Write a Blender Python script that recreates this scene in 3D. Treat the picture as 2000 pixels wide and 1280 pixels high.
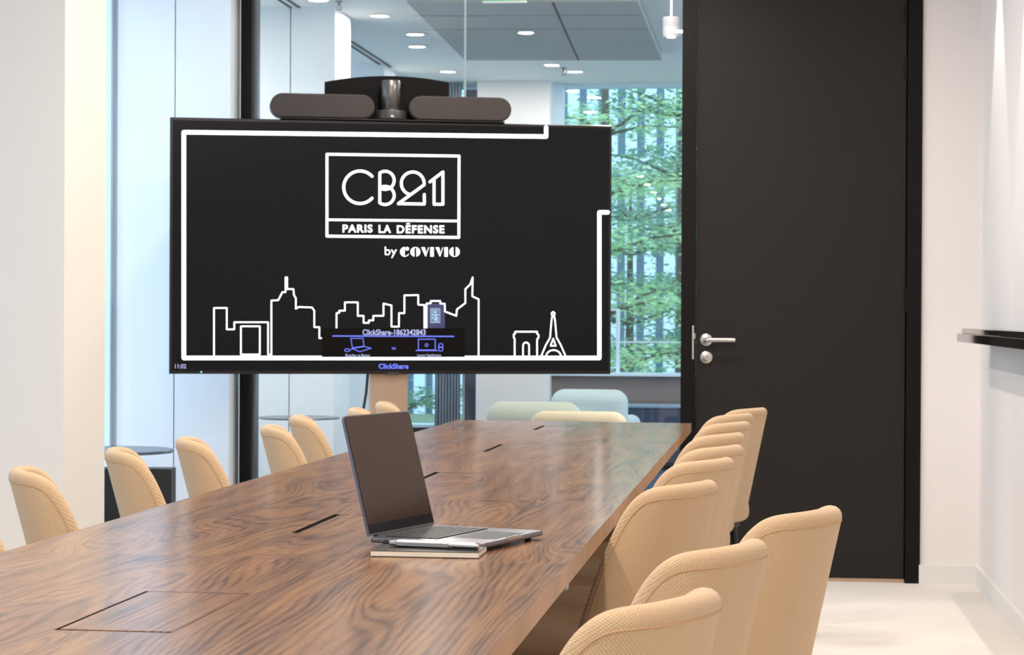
import bpy, bmesh, math, random
from mathutils import Vector, Matrix

# ------------------------------------------------------------------ camera, world, light, exposure
for o in list(bpy.data.objects):
    bpy.data.objects.remove(o)
SC = bpy.context.scene
COL = SC.collection
F = 4200.0
CAMZ = 1.156
cam = bpy.data.cameras.new('camera')
cam.sensor_width = 36.0
cam.lens = 36.0 * F / 2000.0
cam.clip_start = 0.05
cam.clip_end = 300
cam.dof.use_dof = True
cam.dof.focus_distance = 4.1
cam.dof.aperture_fstop = 18
camo = bpy.data.objects.new('camera', cam)
COL.objects.link(camo)
SC.camera = camo
CAMM = (Matrix.Rotation(math.radians(90) - math.atan(24.0 / F), 4, 'X') @ Matrix.Rotation(0.005, 4, 'Z'))
camo.matrix_world = Matrix.Translation((0, 0, CAMZ)) @ CAMM

SC.view_settings.view_transform = 'Standard'
SC.view_settings.look = 'None'
SC.view_settings.gamma = 1.0
SC.view_settings.use_curve_mapping = False
SC.view_settings.exposure = 0.0

W = bpy.data.worlds.new('world')
SC.world = W
W.use_nodes = True
wn = W.node_tree.nodes
wn['Background'].inputs[0].default_value = (0.62, 0.82, 1.0, 1)
wn['Background'].inputs[1].default_value = 3.6

# room axes: the walls run a little off the camera axis
TPHI = 0.112
PHI = math.atan(TPHI)
CP, SP = math.cos(PHI), math.sin(PHI)
CAMP = Vector((0, 0, CAMZ))
def ray(px, py):
    return (CAMM.to_3x3() @ Vector(((px - 1000) / F, -(py - 640) / F, -1.0)))
def at_z(px, py, z):
    r = ray(px, py); return CAMP + r * ((z - CAMZ) / r.z)
def at_y(px, py, y):
    r = ray(px, py); return CAMP + r * (y / r.y)
def room(a, b, z=0.0):
    return Vector((a * CP + b * SP, -a * SP + b * CP, z))
def toroom(p):
    return Vector((p.x * CP - p.y * SP, p.x * SP + p.y * CP, p.z))
def at_b(px, py, b):
    r = ray(px, py); rb = r.x * SP + r.y * CP
    return toroom(CAMP + r * (b / rb))
def at_a(px, py, a):
    r = ray(px, py); ra = r.x * CP - r.y * SP
    return toroom(CAMP + r * (a / ra))

ZC = 2.80        # meeting room ceiling
ZC2 = 2.95       # lounge ceiling
BW = 9.47        # door wall
AR = 0.976       # right wall
AL = -2.31       # inner face of the facade piers
AW = -2.86       # facade window plane
BF = 16.6        # far window wall

def light(kind, name, loc, power, color=(1, 1, 1), size=0.1, size_y=None, spot=None, blend=0.5, rot=(0, 0, 0)):
    l = bpy.data.lights.new(name, kind)
    l.energy = power
    l.color = color
    if kind == 'AREA':
        l.size = size
        if size_y:
            l.shape = 'RECTANGLE'; l.size_y = size_y
        else:
            l.shape = 'DISK'
    else:
        l.shadow_soft_size = size
    if kind == 'SPOT':
        l.spot_size = math.radians(spot); l.spot_blend = blend
    o = bpy.data.objects.new(name, l)
    o.location = loc; o.rotation_euler = rot
    COL.objects.link(o)
    return o
WARM = (1.0, 0.89, 0.79)
NEUT = (1.0, 0.95, 0.88)
DAY = (0.78, 0.85, 1.0)
# recessed ceiling downlights of the meeting room
for b in (0.4, 2.0, 3.6, 5.2, 6.8, 8.4):
    for a in (-1.3, -0.42):
        light('AREA', 'downlight_lamp', room(a, b, ZC - 0.03), 17.5, WARM, 0.09)
# wall washing spots close to the right wall
for i in range(9):
    light('SPOT', 'wall_washer_lamp', room(AR - 0.115, 8.80 - 0.95 * i, ZC - 0.02), 40, WARM, 0.012, spot=46, blend=0.35)
# lounge behind the glass: downlights, then added fill lamps
for px, py in ((742, 31), (811, 67), (815, 91), (875, 140), (1123, 140)):
    c_ = at_z(px, py, ZC2 - 0.008)
    light('AREA', 'lounge_downlight_and_fill', c_, 11, NEUT, 0.11)
for a, b in ((2.6, 11.0), (2.6, 13.5), (-3.6, 11.2), (-0.6, 10.4), (0.8, 10.2), (2.8, 15.5)):  # fill lamps added out of view, without fixtures, to brighten the lounge
    light('AREA', 'lounge_downlight_and_fill', room(a, b, ZC2 - 0.01), 44, NEUT, 0.2)

# ------------------------------------------------------------------ materials
def srgb(r, g, b):
    f = lambda c: (c / 255 / 12.92) if c / 255 <= 0.04045 else ((c / 255 + 0.055) / 1.055) ** 2.4
    return (f(r), f(g), f(b), 1)
def mat(name, col, rough=0.5, metal=0.0, spec=0.5, noise=0.0, nscale=40.0, bump=0.0, emit=None, estr=0.0, coat=0.0, stretch=None):
    m = bpy.data.materials.new(name); m.use_nodes = True
    n = m.node_tree.nodes; L = m.node_tree.links
    b = n['Principled BSDF']
    b.inputs['Base Color'].default_value = col
    b.inputs['Roughness'].default_value = rough
    b.inputs['Metallic'].default_value = metal
    b.inputs['Specular IOR Level'].default_value = spec
    b.inputs['Coat Weight'].default_value = coat
    if emit:
        b.inputs['Emission Color'].default_value = emit
        b.inputs['Emission Strength'].default_value = estr
    if noise or bump:
        tc = n.new('ShaderNodeTexCoord'); mp = n.new('ShaderNodeMapping')
        L.new(tc.outputs['Object'], mp.inputs[0])
        if stretch: mp.inputs['Scale'].default_value = stretch
        nt = n.new('ShaderNodeTexNoise'); nt.inputs['Scale'].default_value = nscale
        nt.inputs['Detail'].default_value = 4
        L.new(mp.outputs[0], nt.inputs['Vector'])
        if noise:
            mx = n.new('ShaderNodeMix'); mx.data_type = 'RGBA'
            mx.inputs[6].default_value = tuple(c * (1 - noise) for c in col[:3]) + (1,)
            mx.inputs[7].default_value = tuple(min(1, c * (1 + noise)) for c in col[:3]) + (1,)
            L.new(nt.outputs[0], mx.inputs[0]); L.new(mx.outputs[2], b.inputs['Base Color'])
        if bump:
            bp = n.new('ShaderNodeBump'); bp.inputs['Strength'].default_value = bump
            bp.inputs['Distance'].default_value = 0.002
            L.new(nt.outputs[0], bp.inputs['Height']); L.new(bp.outputs[0], b.inputs['Normal'])
    return m

def mat_glass(name, tint=(0.93, 0.98, 0.97, 1), ior=1.6):
    m = bpy.data.materials.new(name); m.use_nodes = True
    n = m.node_tree.nodes; L = m.node_tree.links
    n.remove(n['Principled BSDF'])
    t = n.new('ShaderNodeBsdfTransparent'); t.inputs[0].default_value = tint
    g = n.new('ShaderNodeBsdfGlossy'); g.inputs['Roughness'].default_value = 0.0
    fr = n.new('ShaderNodeFresnel'); fr.inputs[0].default_value = ior
    mx = n.new('ShaderNodeMixShader')
    ge = n.new('ShaderNodeNewGeometry')          # only the entry face of the pane reflects
    om = n.new('ShaderNodeMath'); om.operation = 'SUBTRACT'; om.inputs[0].default_value = 1.0
    L.new(ge.outputs['Backfacing'], om.inputs[1])
    fm = n.new('ShaderNodeMath'); fm.operation = 'MULTIPLY'
    L.new(fr.outputs[0], fm.inputs[0]); L.new(om.outputs[0], fm.inputs[1])
    L.new(fm.outputs[0], mx.inputs[0]); L.new(t.outputs[0], mx.inputs[1]); L.new(g.outputs[0], mx.inputs[2])
    L.new(mx.outputs[0], n['Material Output'].inputs[0])
    return m

def mat_emit(name, col, strength):
    m = bpy.data.materials.new(name); m.use_nodes = True
    n = m.node_tree.nodes; L = m.node_tree.links
    n.remove(n['Principled BSDF'])
    e = n.new('ShaderNodeEmission'); e.inputs[0].default_value = col; e.inputs[1].default_value = strength
    L.new(e.outputs[0], n['Material Output'].inputs[0])
    return m

def mat_wood(name, edge=False):
    m = bpy.data.materials.new(name); m.use_nodes = True
    n = m.node_tree.nodes; L = m.node_tree.links
    b = n['Principled BSDF']
    tc = n.new('ShaderNodeTexCoord'); oi = n.new('ShaderNodeObjectInfo')
    mul = n.new('ShaderNodeMath'); mul.operation = 'MULTIPLY'; mul.inputs[1].default_value = 37.0
    L.new(oi.outputs['Random'], mul.inputs[0])
    cmb = n.new('ShaderNodeCombineXYZ'); L.new(mul.outputs[0], cmb.inputs[0]); L.new(mul.outputs[0], cmb.inputs[1])
    add = n.new('ShaderNodeVectorMath'); add.operation = 'ADD'
    L.new(tc.outputs['Object'], add.inputs[0]); L.new(cmb.outputs[0], add.inputs[1])
    mp = n.new('ShaderNodeMapping'); mp.inputs['Scale'].default_value = (4.6, 0.62, 1.0)
    mp.inputs['Rotation'].default_value = (0, 0, 0.10)
    L.new(add.outputs[0], mp.inputs[0])
    n1 = n.new('ShaderNodeTexNoise'); n1.inputs['Scale'].default_value = 1.0; n1.inputs['Detail'].default_value = 1.7
    n1.inputs['Roughness'].default_value = 0.42; n1.inputs['Distortion'].default_value = 0.35
    L.new(mp.outputs[0], n1.inputs['Vector'])
    sx = n.new('ShaderNodeSeparateXYZ'); L.new(tc.outputs['Object'], sx.inputs[0])
    def ma(op, a, bb, c=None):
        x = n.new('ShaderNodeMath'); x.operation = op
        for i, v in enumerate((a, bb, c)):
            if v is None: continue
            if isinstance(v, (int, float)): x.inputs[i].default_value = v
            else: L.new(v, x.inputs[i])
        return x.outputs[0]
    ph = ma('ADD', ma('MULTIPLY', sx.outputs[0], 150.0), ma('MULTIPLY', n1.outputs[0], 85.0))
    s_1 = ma('POWER', ma('MULTIPLY_ADD', ma('SINE', ma('MULTIPLY', ph, 2.5), None), 0.5, 0.5), 2.2)
    s_2 = ma('MULTIPLY_ADD', ma('SINE', ma('MULTIPLY', ph, 0.43), None), 0.5, 0.5)
    mpf = n.new('ShaderNodeMapping'); mpf.inputs['Scale'].default_value = (150, 7, 10)
    L.new(add.outputs[0], mpf.inputs[0])
    nf = n.new('ShaderNodeTexNoise'); nf.inputs['Scale'].default_value = 1.0; nf.inputs['Detail'].default_value = 4
    L.new(mpf.outputs[0], nf.inputs['Vector'])
    # broad colour drift
    mpb = n.new('ShaderNodeMapping'); mpb.inputs['Scale'].default_value = (7, 1.2, 1)
    L.new(add.outputs[0], mpb.inputs[0])
    nb = n.new('ShaderNodeTexNoise'); nb.inputs['Scale'].default_value = 1.3; nb.inputs['Detail'].default_value = 2
    L.new(mpb.outputs[0], nb.inputs['Vector'])
    v = ma('MULTIPLY_ADD', nf.outputs[0], 0.85, 0.06)
    v = ma('ADD', v, ma('MULTIPLY', nb.outputs[0], 0.55))
    v = ma('SUBTRACT', v, ma('MULTIPLY', s_1, 0.25))
    v = ma('SUBTRACT', v, ma('MULTIPLY', s_2, 0.16))
    cr = n.new('ShaderNodeValToRGB'); L.new(v, cr.inputs[0])
    e = cr.color_ramp.elements
    if edge:
        e[0].position = 0.2; e[0].color = srgb(150, 112, 82); e[1].position = 0.9; e[1].color = srgb(196, 158, 124)
    else:
        e[0].position = 0.16; e[0].color = srgb(60, 40, 27)
        e[1].position = 1.0; e[1].color = srgb(158, 116, 76)
        x = e.new(0.40); x.color = srgb(94, 65, 46)
        x = e.new(0.62); x.color = srgb(128, 91, 62)
    L.new(cr.outputs[0], b.inputs['Base Color'])
    b.inputs['Roughness'].default_value = 0.21 if not edge else 0.4
    b.inputs['Specular IOR Level'].default_value = 0.34
    bp = n.new('ShaderNodeBump'); bp.inputs['Strength'].default_value = 0.04; bp.inputs['Distance'].default_value = 0.001
    L.new(nf.outputs[0], bp.inputs['Height']); L.new(bp.outputs[0], b.inputs['Normal'])
    return m

def mat_knit(name, col, dark, scale=300.0):
    m = bpy.data.materials.new(name); m.use_nodes = True
    n = m.node_tree.nodes; L = m.node_tree.links
    b = n['Principled BSDF']
    uv = n.new('ShaderNodeUVMap'); uv.uv_map = 'UVMap'
    mp = n.new('ShaderNodeMapping'); mp.inputs['Rotation'].default_value = (0, 0, math.radians(45))
    L.new(uv.outputs[0], mp.inputs[0])
    vo = n.new('ShaderNodeTexVoronoi'); vo.inputs['Scale'].default_value = scale; vo.inputs['Randomness'].default_value = 0.12
    L.new(mp.outputs[0], vo.inputs['Vector'])
    nz = n.new('ShaderNodeTexNoise'); nz.inputs['Scale'].default_value = 60; nz.inputs['Detail'].default_value = 6
    L.new(uv.outputs[0], nz.inputs['Vector'])
    cr = n.new('ShaderNodeValToRGB'); L.new(vo.outputs['Distance'], cr.inputs[0])
    cr.color_ramp.elements[0].position = 0.25; cr.color_ramp.elements[0].color = col
    cr.color_ramp.elements[1].position = 0.72; cr.color_ramp.elements[1].color = dark
    mx = n.new('ShaderNodeMix'); mx.data_type = 'RGBA'; mx.blend_type = 'MULTIPLY'; mx.inputs[0].default_value = 0.25
    L.new(cr.outputs[0], mx.inputs[6]); L.new(nz.outputs['Color'], mx.inputs[7])
    L.new(cr.outputs[0], b.inputs['Base Color'])
    b.inputs['Roughness'].default_value = 0.92
    b.inputs['Specular IOR Level'].default_value = 0.2
    b.inputs['Sheen Weight'].default_value = 0.25
    b.inputs['Sheen Tint'].default_value = (1, 0.9, 0.8, 1)
    bp = n.new('ShaderNodeBump'); bp.invert = True; bp.inputs['Strength'].default_value = 0.55; bp.inputs['Distance'].default_value = 0.0012
    L.new(vo.outputs['Distance'], bp.inputs['Height']); L.new(bp.outputs[0], b.inputs['Normal'])
    return m

M = {}
M['wall'] = mat('white_wall_paint', srgb(234, 229, 226), 0.6, noise=0.015, nscale=3, bump=0.03)
M['pier'] = mat('white_lacquered_panel', srgb(226, 229, 232), 0.35, noise=0.01, nscale=2)
M['wallwarm'] = mat('pier_side_paint', srgb(232, 228, 220), 0.55, noise=0.01, nscale=3)
M['ceiling'] = mat('ceiling_paint', srgb(243, 241, 237), 0.8, noise=0.01, nscale=5)
M['carpet'] = mat('pale_carpet', srgb(222, 216, 210), 0.95, spec=0.1, noise=0.08, nscale=160, bump=0.5)
M['navy'] = mat('navy_carpet', srgb(62, 74, 98), 0.9, spec=0.2, noise=0.2, nscale=60, bump=0.3)
M['base'] = mat('baseboard_paint', srgb(228, 226, 223), 0.4, noise=0.01, nscale=8)
M['black'] = mat('black_frame_metal', srgb(9, 8, 8), 0.45, spec=0.18, noise=0.1, nscale=30)
M['door'] = mat('charcoal_door_laminate', srgb(34, 31, 28), 0.5, spec=0.22, noise=0.06, nscale=90, bump=0.05)
M['steel'] = mat('brushed_steel', srgb(205, 198, 190), 0.3, metal=1.0, noise=0.06, nscale=60)
M['stand'] = mat('bronze_brushed_metal', srgb(196, 170, 148), 0.4, metal=0.75, noise=0.12, nscale=9)
M['glass'] = mat_glass('partition_glass', (0.96, 0.97, 0.97, 1))
M['winglass'] = mat_glass('window_glass', (0.90, 0.97, 0.98, 1))
M['dimpane'] = mat_glass('faintly_dimming_glass', (0.86, 0.89, 0.92, 1))  # invented tint that trims daylight through the niche window
M['dimpane_dark'] = mat_glass('daylight_dimming_glass', (0.48, 0.50, 0.53, 1))  # stronger invented tint, holds back daylight from the nearer windows
M['glassedge'] = mat('glass_joint', srgb(150, 170, 172), 0.2, noise=0.05)
M['alu'] = mat('grey_channel', srgb(140, 140, 142), 0.3, metal=0.8, noise=0.05)
M['wood'] = mat_wood('walnut_veneer')
M['woodedge'] = mat_wood('walnut_edge_band', True)
M['hole'] = mat('cable_tray_black', srgb(6, 6, 6), 0.8, noise=0.2)
M['knit'] = mat_knit('cream_knit_fabric', srgb(212, 184, 149), srgb(164, 134, 102))
M['piping'] = mat('tan_piping_thread', srgb(196, 158, 118), 0.9, noise=0.1, nscale=200)
M['legs'] = mat('dark_chair_metal', srgb(30, 27, 25), 0.4, metal=0.3, noise=0.05)
M['tvblack'] = mat('tv_housing_black', srgb(10, 9, 9), 0.25, noise=0.1, nscale=20)
M['screen'] = mat('display_panel', srgb(6, 6, 7), 0.2, spec=0.12, noise=0.02, nscale=3, emit=srgb(28, 27, 31), estr=0.6)
M['overlay'] = mat('display_dark_panel', srgb(4, 4, 4), 0.2, spec=0.12, noise=0.02, emit=srgb(14, 11, 10), estr=0.5)
M['white_px'] = mat_emit('display_white_pixels', (0.93, 0.97, 1, 1), 2.2)
M['blue_px'] = mat_emit('display_blue_pixels', srgb(116, 128, 245), 1.3)
M['pale_px'] = mat_emit('display_pale_blue_pixels', srgb(200, 208, 255), 1.0)
M['tower_px'] = mat_emit('display_violet_pixels', srgb(88, 88, 124), 0.9)
M['sky_px'] = mat_emit('display_sky_pixels', srgb(190, 220, 255), 0.9)
M['led'] = mat_emit('status_light', srgb(150, 230, 240), 1.2)
M['grille'] = mat('speaker_cloth', srgb(54, 49, 48), 0.9, noise=0.25, nscale=900, bump=0.4)
M['graph'] = mat('graphite_plastic', srgb(58, 55, 55), 0.4, metal=0.3, noise=0.05)
M['lens'] = mat('camera_barrel', srgb(92, 90, 89), 0.32, metal=0.7, noise=0.04)
M['board'] = mat('black_board', srgb(6, 5, 5), 0.7, spec=0.15, noise=0.1)
M['lapalu'] = mat('space_grey_aluminium', srgb(122, 122, 130), 0.32, metal=0.85, noise=0.03)
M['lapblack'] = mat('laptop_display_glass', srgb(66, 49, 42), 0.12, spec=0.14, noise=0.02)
M['bezel'] = mat('laptop_bezel', srgb(12, 13, 12), 0.12, noise=0.02)
M['keys'] = mat('keycaps', srgb(22, 24, 28), 0.45, noise=0.05)
M['pad'] = mat('trackpad_glass', srgb(108, 108, 116), 0.28, metal=0.7, noise=0.02)
M['paper'] = mat('notebook_pages', srgb(246, 238, 220), 0.8, noise=0.05, nscale=400, stretch=(1, 1, 8))
M['cover'] = mat('black_notebook_cover', srgb(30, 32, 34), 0.45, noise=0.1, nscale=200, bump=0.2)
M['chrome'] = mat('pen_chrome', srgb(210, 205, 200), 0.14, metal=1.0, noise=0.03)
M['shelf'] = mat('black_gloss_shelf', srgb(16, 16, 18), 0.05, spec=0.8, noise=0.04, nscale=5)
M['blackm'] = mat('black_furniture', srgb(16, 17, 19), 0.35, noise=0.1)
M['tabtop'] = mat('dark_blue_grey_top', srgb(64, 74, 88), 0.25, noise=0.06)
M['bluefab'] = mat('pale_blue_wool', srgb(172, 188, 190), 0.95, noise=0.1, nscale=300, bump=0.4)
M['greenfab'] = mat('sage_green_wool', srgb(168, 171, 158), 0.95, noise=0.12, nscale=300, bump=0.4)
M['tanfab'] = mat('sand_wool', srgb(198, 182, 154), 0.95, noise=0.1, nscale=300, bump=0.4)
M['acoustic'] = mat('grey_acoustic_panel', srgb(182, 180, 176), 0.9, noise=0.06, nscale=120)
M['slot'] = mat('dark_slot', srgb(70, 72, 74), 0.8, noise=0.05)
M['lamp'] = mat_emit('lamp_diffuser', (1, 0.96, 0.9, 1), 9.0)
M['exit'] = mat_emit('exit_green', srgb(50, 220, 140), 0.9)
M['lampgrey'] = mat('grey_spotlight_housing', srgb(136, 132, 134), 0.4, noise=0.04)
M['bluetrim'] = mat('pale_blue_window_trim', srgb(208, 226, 238), 0.4, noise=0.03)
M['fawn'] = mat('fawn_wall_panel', srgb(128, 118, 116), 0.7, noise=0.06, nscale=4)
M['navycab'] = mat('navy_cabinet_front', srgb(52, 64, 88), 0.5, noise=0.06)
M['bark'] = mat('bark', srgb(84, 82, 72), 0.9, noise=0.3, nscale=30, bump=0.8)
M['facade'] = mat('blue_grey_facade', srgb(206, 218, 230), 0.6, noise=0.1, nscale=3)
M['fin'] = mat('dark_facade_gap', srgb(130, 150, 170), 0.5, noise=0.1)
M['ground'] = mat('outdoor_ground', srgb(110, 126, 96), 0.9, noise=0.3, nscale=2, bump=0.5)
M['curtain'] = mat('sheer_curtain', srgb(160, 176, 190), 0.8, noise=0.05)
M['cable'] = mat('dark_cable', srgb(40, 46, 54), 0.5, noise=0.05)

def leaf_mat(name, c1, c2):
    m = bpy.data.materials.new(name); m.use_nodes = True
    n = m.node_tree.nodes; L = m.node_tree.links
    b = n['Principled BSDF']
    tc = n.new('ShaderNodeTexCoord')
    nt = n.new('ShaderNodeTexNoise'); nt.inputs['Scale'].default_value = 1.7; nt.inputs['Detail'].default_value = 3
    L.new(tc.outputs['Object'], nt.inputs['Vector'])
    cr = n.new('ShaderNodeValToRGB'); L.new(nt.outputs[0], cr.inputs[0])
    cr.color_ramp.elements[0].position = 0.35; cr.color_ramp.elements[0].color = c1
    cr.color_ramp.elements[1].position = 0.65; cr.color_ramp.elements[1].color = c2
    L.new(cr.outputs[0], b.inputs['Base Color'])
    b.inputs['Roughness'].default_value = 0.6
    tr = n.new('ShaderNodeBsdfTranslucent'); L.new(cr.outputs[0], tr.inputs[0])
    mx = n.new('ShaderNodeMixShader'); mx.inputs[0].default_value = 0.45
    L.new(b.outputs[0], mx.inputs[1]); L.new(tr.outputs[0], mx.inputs[2])
    L.new(mx.outputs[0], n['Material Output'].inputs[0])
    return m
M['leaf'] = leaf_mat('fresh_leaves', srgb(142, 188, 150), srgb(206, 228, 176))  # paled and desaturated: outdoor haze put into the leaf colour
M['leafd'] = leaf_mat('deep_leaves', srgb(96, 146, 128), srgb(152, 190, 152))  # haze mixed into this deeper green as well

# ------------------------------------------------------------------ builders
class MB:
    def __init__(s):
        s.bm = bmesh.new(); s.uv = None
    def box(s, x0, x1, y0, y1, z0, z1, bev=0.0, seg=2, mtx=None):
        t = bmesh.new()
        bmesh.ops.create_cube(t, size=1.0)
        for v in t.verts:
            v.co = Vector(((x0 + x1) / 2 + v.co.x * (x1 - x0), (y0 + y1) / 2 + v.co.y * (y1 - y0), (z0 + z1) / 2 + v.co.z * (z1 - z0)))
        if bev > 0:
            bmesh.ops.bevel(t, geom=list(t.edges), offset=bev, segments=seg, profile=0.5, affect='EDGES')
        return s._merge(t, mtx)
    def _merge(s, t, mtx=None):
        if mtx is not None: t.transform(mtx)
        me = bpy.data.meshes.new('tmp'); t.to_mesh(me); t.free()
        s.bm.from_mesh(me); bpy.data.meshes.remove(me)
        return s
    def tube(s, pts, r, seg=10, caps=True):
        pts = [Vector(p) for p in pts]
        rs = r if isinstance(r, (list, tuple)) else [r] * len(pts)
        rings = []
        for i, p in enumerate(pts):
            d = (pts[min(i + 1, len(pts) - 1)] - pts[max(i - 1, 0)]).normalized()
            up = Vector((0, 0, 1)) if abs(d.z) < 0.9 else Vector((1, 0, 0))
            x = d.cross(up).normalized(); y = d.cross(x)
            rings.append([s.bm.verts.new(p + (x * math.cos(2 * math.pi * k / seg) + y * math.sin(2 * math.pi * k / seg)) * rs[i]) for k in range(seg)])
        for i in range(len(rings) - 1):
            for k in range(seg):
                s.bm.faces.new((rings[i][k], rings[i][(k + 1) % seg], rings[i + 1][(k + 1) % seg], rings[i + 1][k]))
        if caps:
            s.bm.faces.new(rings[0][::-1]); s.bm.faces.new(rings[-1])
        return s
    def lathe(s, prof, c=(0, 0, 0), seg=40, mtx=None):
        t = bmesh.new(); rings = []
        for r, z in prof:
            if r < 1e-6: rings.append([t.verts.new((c[0], c[1], c[2] + z))])
            else: rings.append([t.verts.new((c[0] + r * math.cos(2 * math.pi * k / seg), c[1] + r * math.sin(2 * math.pi * k / seg), c[2] + z)) for k in range(seg)])
        for i in range(len(rings) - 1):
            A, B = rings[i], rings[i + 1]
            for k in range(seg):
                k2 = (k + 1) % seg
                if len(A) == 1 and len(B) == 1: continue
                if len(A) == 1: t.faces.new((A[0], B[k], B[k2]))
                elif len(B) == 1: t.faces.new((A[k], A[k2], B[0]))
                else: t.faces.new((A[k], A[k2], B[k2], B[k]))
        return s._merge(t, mtx)
    def poly(s, pts):
        vs = [s.bm.verts.new(p) for p in pts]
        s.bm.faces.new(vs); return s
    def prism(s, pts, axis, d0, d1):
        """extrude a polygon given in the two other axes"""
        def mk(p, d):
            if axis == 'y': return Vector((p[0], d, p[1]))
            if axis == 'z': return Vector((p[0], p[1], d))
            return Vector((d, p[0], p[1]))
        A = [s.bm.verts.new(mk(p, d0)) for p in pts]; B = [s.bm.verts.new(mk(p, d1)) for p in pts]
        n = len(pts)
        s.bm.faces.new(A[::-1]); s.bm.faces.new(B)
        for i in range(n): s.bm.faces.new((A[i], A[(i + 1) % n], B[(i + 1) % n], B[i]))
        return s
    def build(s, name, m, parent=None, smooth=False, loc=None, rz=None):
        bmesh.ops.recalc_face_normals(s.bm, faces=list(s.bm.faces))
        me = bpy.data.meshes.new(name); s.bm.to_mesh(me); s.bm.free()
        me.materials.append(m)
        if smooth:
            for p in me.polygons: p.use_smooth = True
            try: me.set_sharp_from_angle(angle=math.radians(40))
            except Exception: pass
        o = bpy.data.objects.new(name, me); COL.objects.link(o)
        if parent: o.parent = parent
        if loc is not None: o.location = loc
        if rz is not None: o.rotation_euler = (0, 0, rz)
        return o
def tag(o, label=None, cat=None, group=None, kind=None):
    if label: o['label'] = label
    if cat: o['category'] = cat
    if group: o['group'] = group
    if kind: o['kind'] = kind
    return o
def empty(name, loc, rz=0.0):
    o = bpy.data.objects.new(name, None); COL.objects.link(o)
    o.empty_display_size = 0.1
    o.location = loc; o.rotation_euler = (0, 0, rz); return o
def copy_tree(o, parent=None):
    c = o.copy(); COL.objects.link(c); c.parent = parent
    for ch in list(o.children): copy_tree(ch, c)
    return c
def rbox(name, a0, a1, b0, b1, z0, z1, m, bev=0.0, parent=None):
    """box in room coordinates, its origin at its own base centre"""
    c = room((a0 + a1) / 2, (b0 + b1) / 2, z0)
    w, d = abs(a1 - a0) / 2, abs(b1 - b0) / 2
    return MB().box(-w, w, -d, d, 0, z1 - z0, bev).build(name, m, parent, loc=c, rz=-PHI)
def struct(name, *args, label=None, **kw):
    o = rbox(name, *args, **kw); tag(o, label, 'structure', kind='structure'); return o

# ------------------------------------------------------------------ the room shell
BK = -1.6
struct('floor', AW - 0.1, AR + 0.1, BK, BW + 0.06, -0.12, 0.0, M['carpet'], label='pale carpet floor of the meeting room')
struct('ceiling', AW - 0.1, AR + 0.1, BK, BW + 0.05, ZC, ZC + 0.1, M['ceiling'], label='white ceiling of the meeting room, out of view')
struct('wall_right', AR, AR + 0.12, BK, BW + 0.15, 0, ZC2 + 0.1, M['wall'], label='white right wall washed by ceiling spots')
struct('wall_near', AW - 0.1, AR + 0.1, BK - 0.1, BK, 0, ZC, M['wall'], label='white wall behind the photographer')
a_fr = at_b(1799, 640, BW).x          # right edge of door frame
a_dr = at_b(1770, 640, BW).x
a_dl = at_b(1358, 640, BW).x
a_pl = at_b(1330, 640, BW).x
a_l1 = at_b(490, 640, BW).x
a_l0 = at_b(469, 640, BW).x
struct('wall_back', a_fr, AR, BW, BW + 0.12, 0, ZC, M['wall'], label='narrow white wall between black door frame and right corner')
struct('baseboard_back', a_fr - 0.004, AR, BW - 0.014, BW, 0, 0.082, M['base'], label='white baseboard beside the black door')
struct('baseboard_right', AR - 0.014, AR, BK, BW - 0.014, 0, 0.082, M['base'], label='white baseboard along the right wall')
# facade piers on the left
bp0 = at_a(125, 640, AL).y; bp1 = at_a(205, 640, AL).y
b20 = at_a(448, 640, AL).y
struct('wall_left', AW - 0.1, AL, bp0, bp1, 0, ZC, M['wallwarm'], label='nearest white facade pier at the left edge')
# far pier with a joint in its panelling
a230 = at_b(228, 640, b20).x; a340 = at_b(340, 640, b20).x; a205 = at_b(196, 640, b20).x
struct('wall_left', a340 + 0.0025, AL, b20, BW + 0.06, 0, ZC, M['pier'], label='right panel of the white pier behind the screen')
struct('wall_left', a230, a340 - 0.0025, b20, BW + 0.06, 0, ZC, M['pier'], label='left panel of the white pier behind the screen')
struct('trim_1', a230, AL - 0.02, b20 + 0.03, BW + 0.05, 0, ZC - 0.01, M['slot'], label='dark joint between the two white pier panels')
struct('trim_2', AW, a230, b20 + 0.02, BW + 0.05, 0, ZC, M['bluetrim'], label='pale blue window reveal beside the white pier')
# left facade between piers: sills, heads and glass
wi = 0
for b0, b1 in ((bp1, b20 + 0.02), (3.3, bp0), (BK, 2.9)):
    wi += 1
    struct('wall_left', AW - 0.1, AW, b0, b1, 0, 0.35, M['wall'], label='low white wall under a facade window')
    struct('wall_left', AW - 0.1, AW, b0, b1, 2.68, ZC, M['wall'], label='white wall strip over a facade window')
    w = struct('window_%d' % wi, AW - 0.04, AW - 0.03, b0, b1, 0.35, 2.68, M['dimpane'] if wi == 1 else M['dimpane_dark'], label='tall facade window letting in daylight')
    f = MB(); hw = (b1 - b0) / 2
    f.box(-0.02, 0.05, -hw, -hw + 0.05, 0, 2.33); f.box(-0.02, 0.05, hw - 0.05, hw, 0, 2.33)
    f.box(-0.02, 0.05, -hw, hw, 0, 0.05); f.box(-0.02, 0.05, -hw, hw, 2.28, 2.33)
    f.build('window_frame', M['bluetrim'], w)
struct('wall_left', AW - 0.1, AL, 2.9, 3.3, 0, ZC, M['pier'], label='white facade pier beside the camera')

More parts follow.
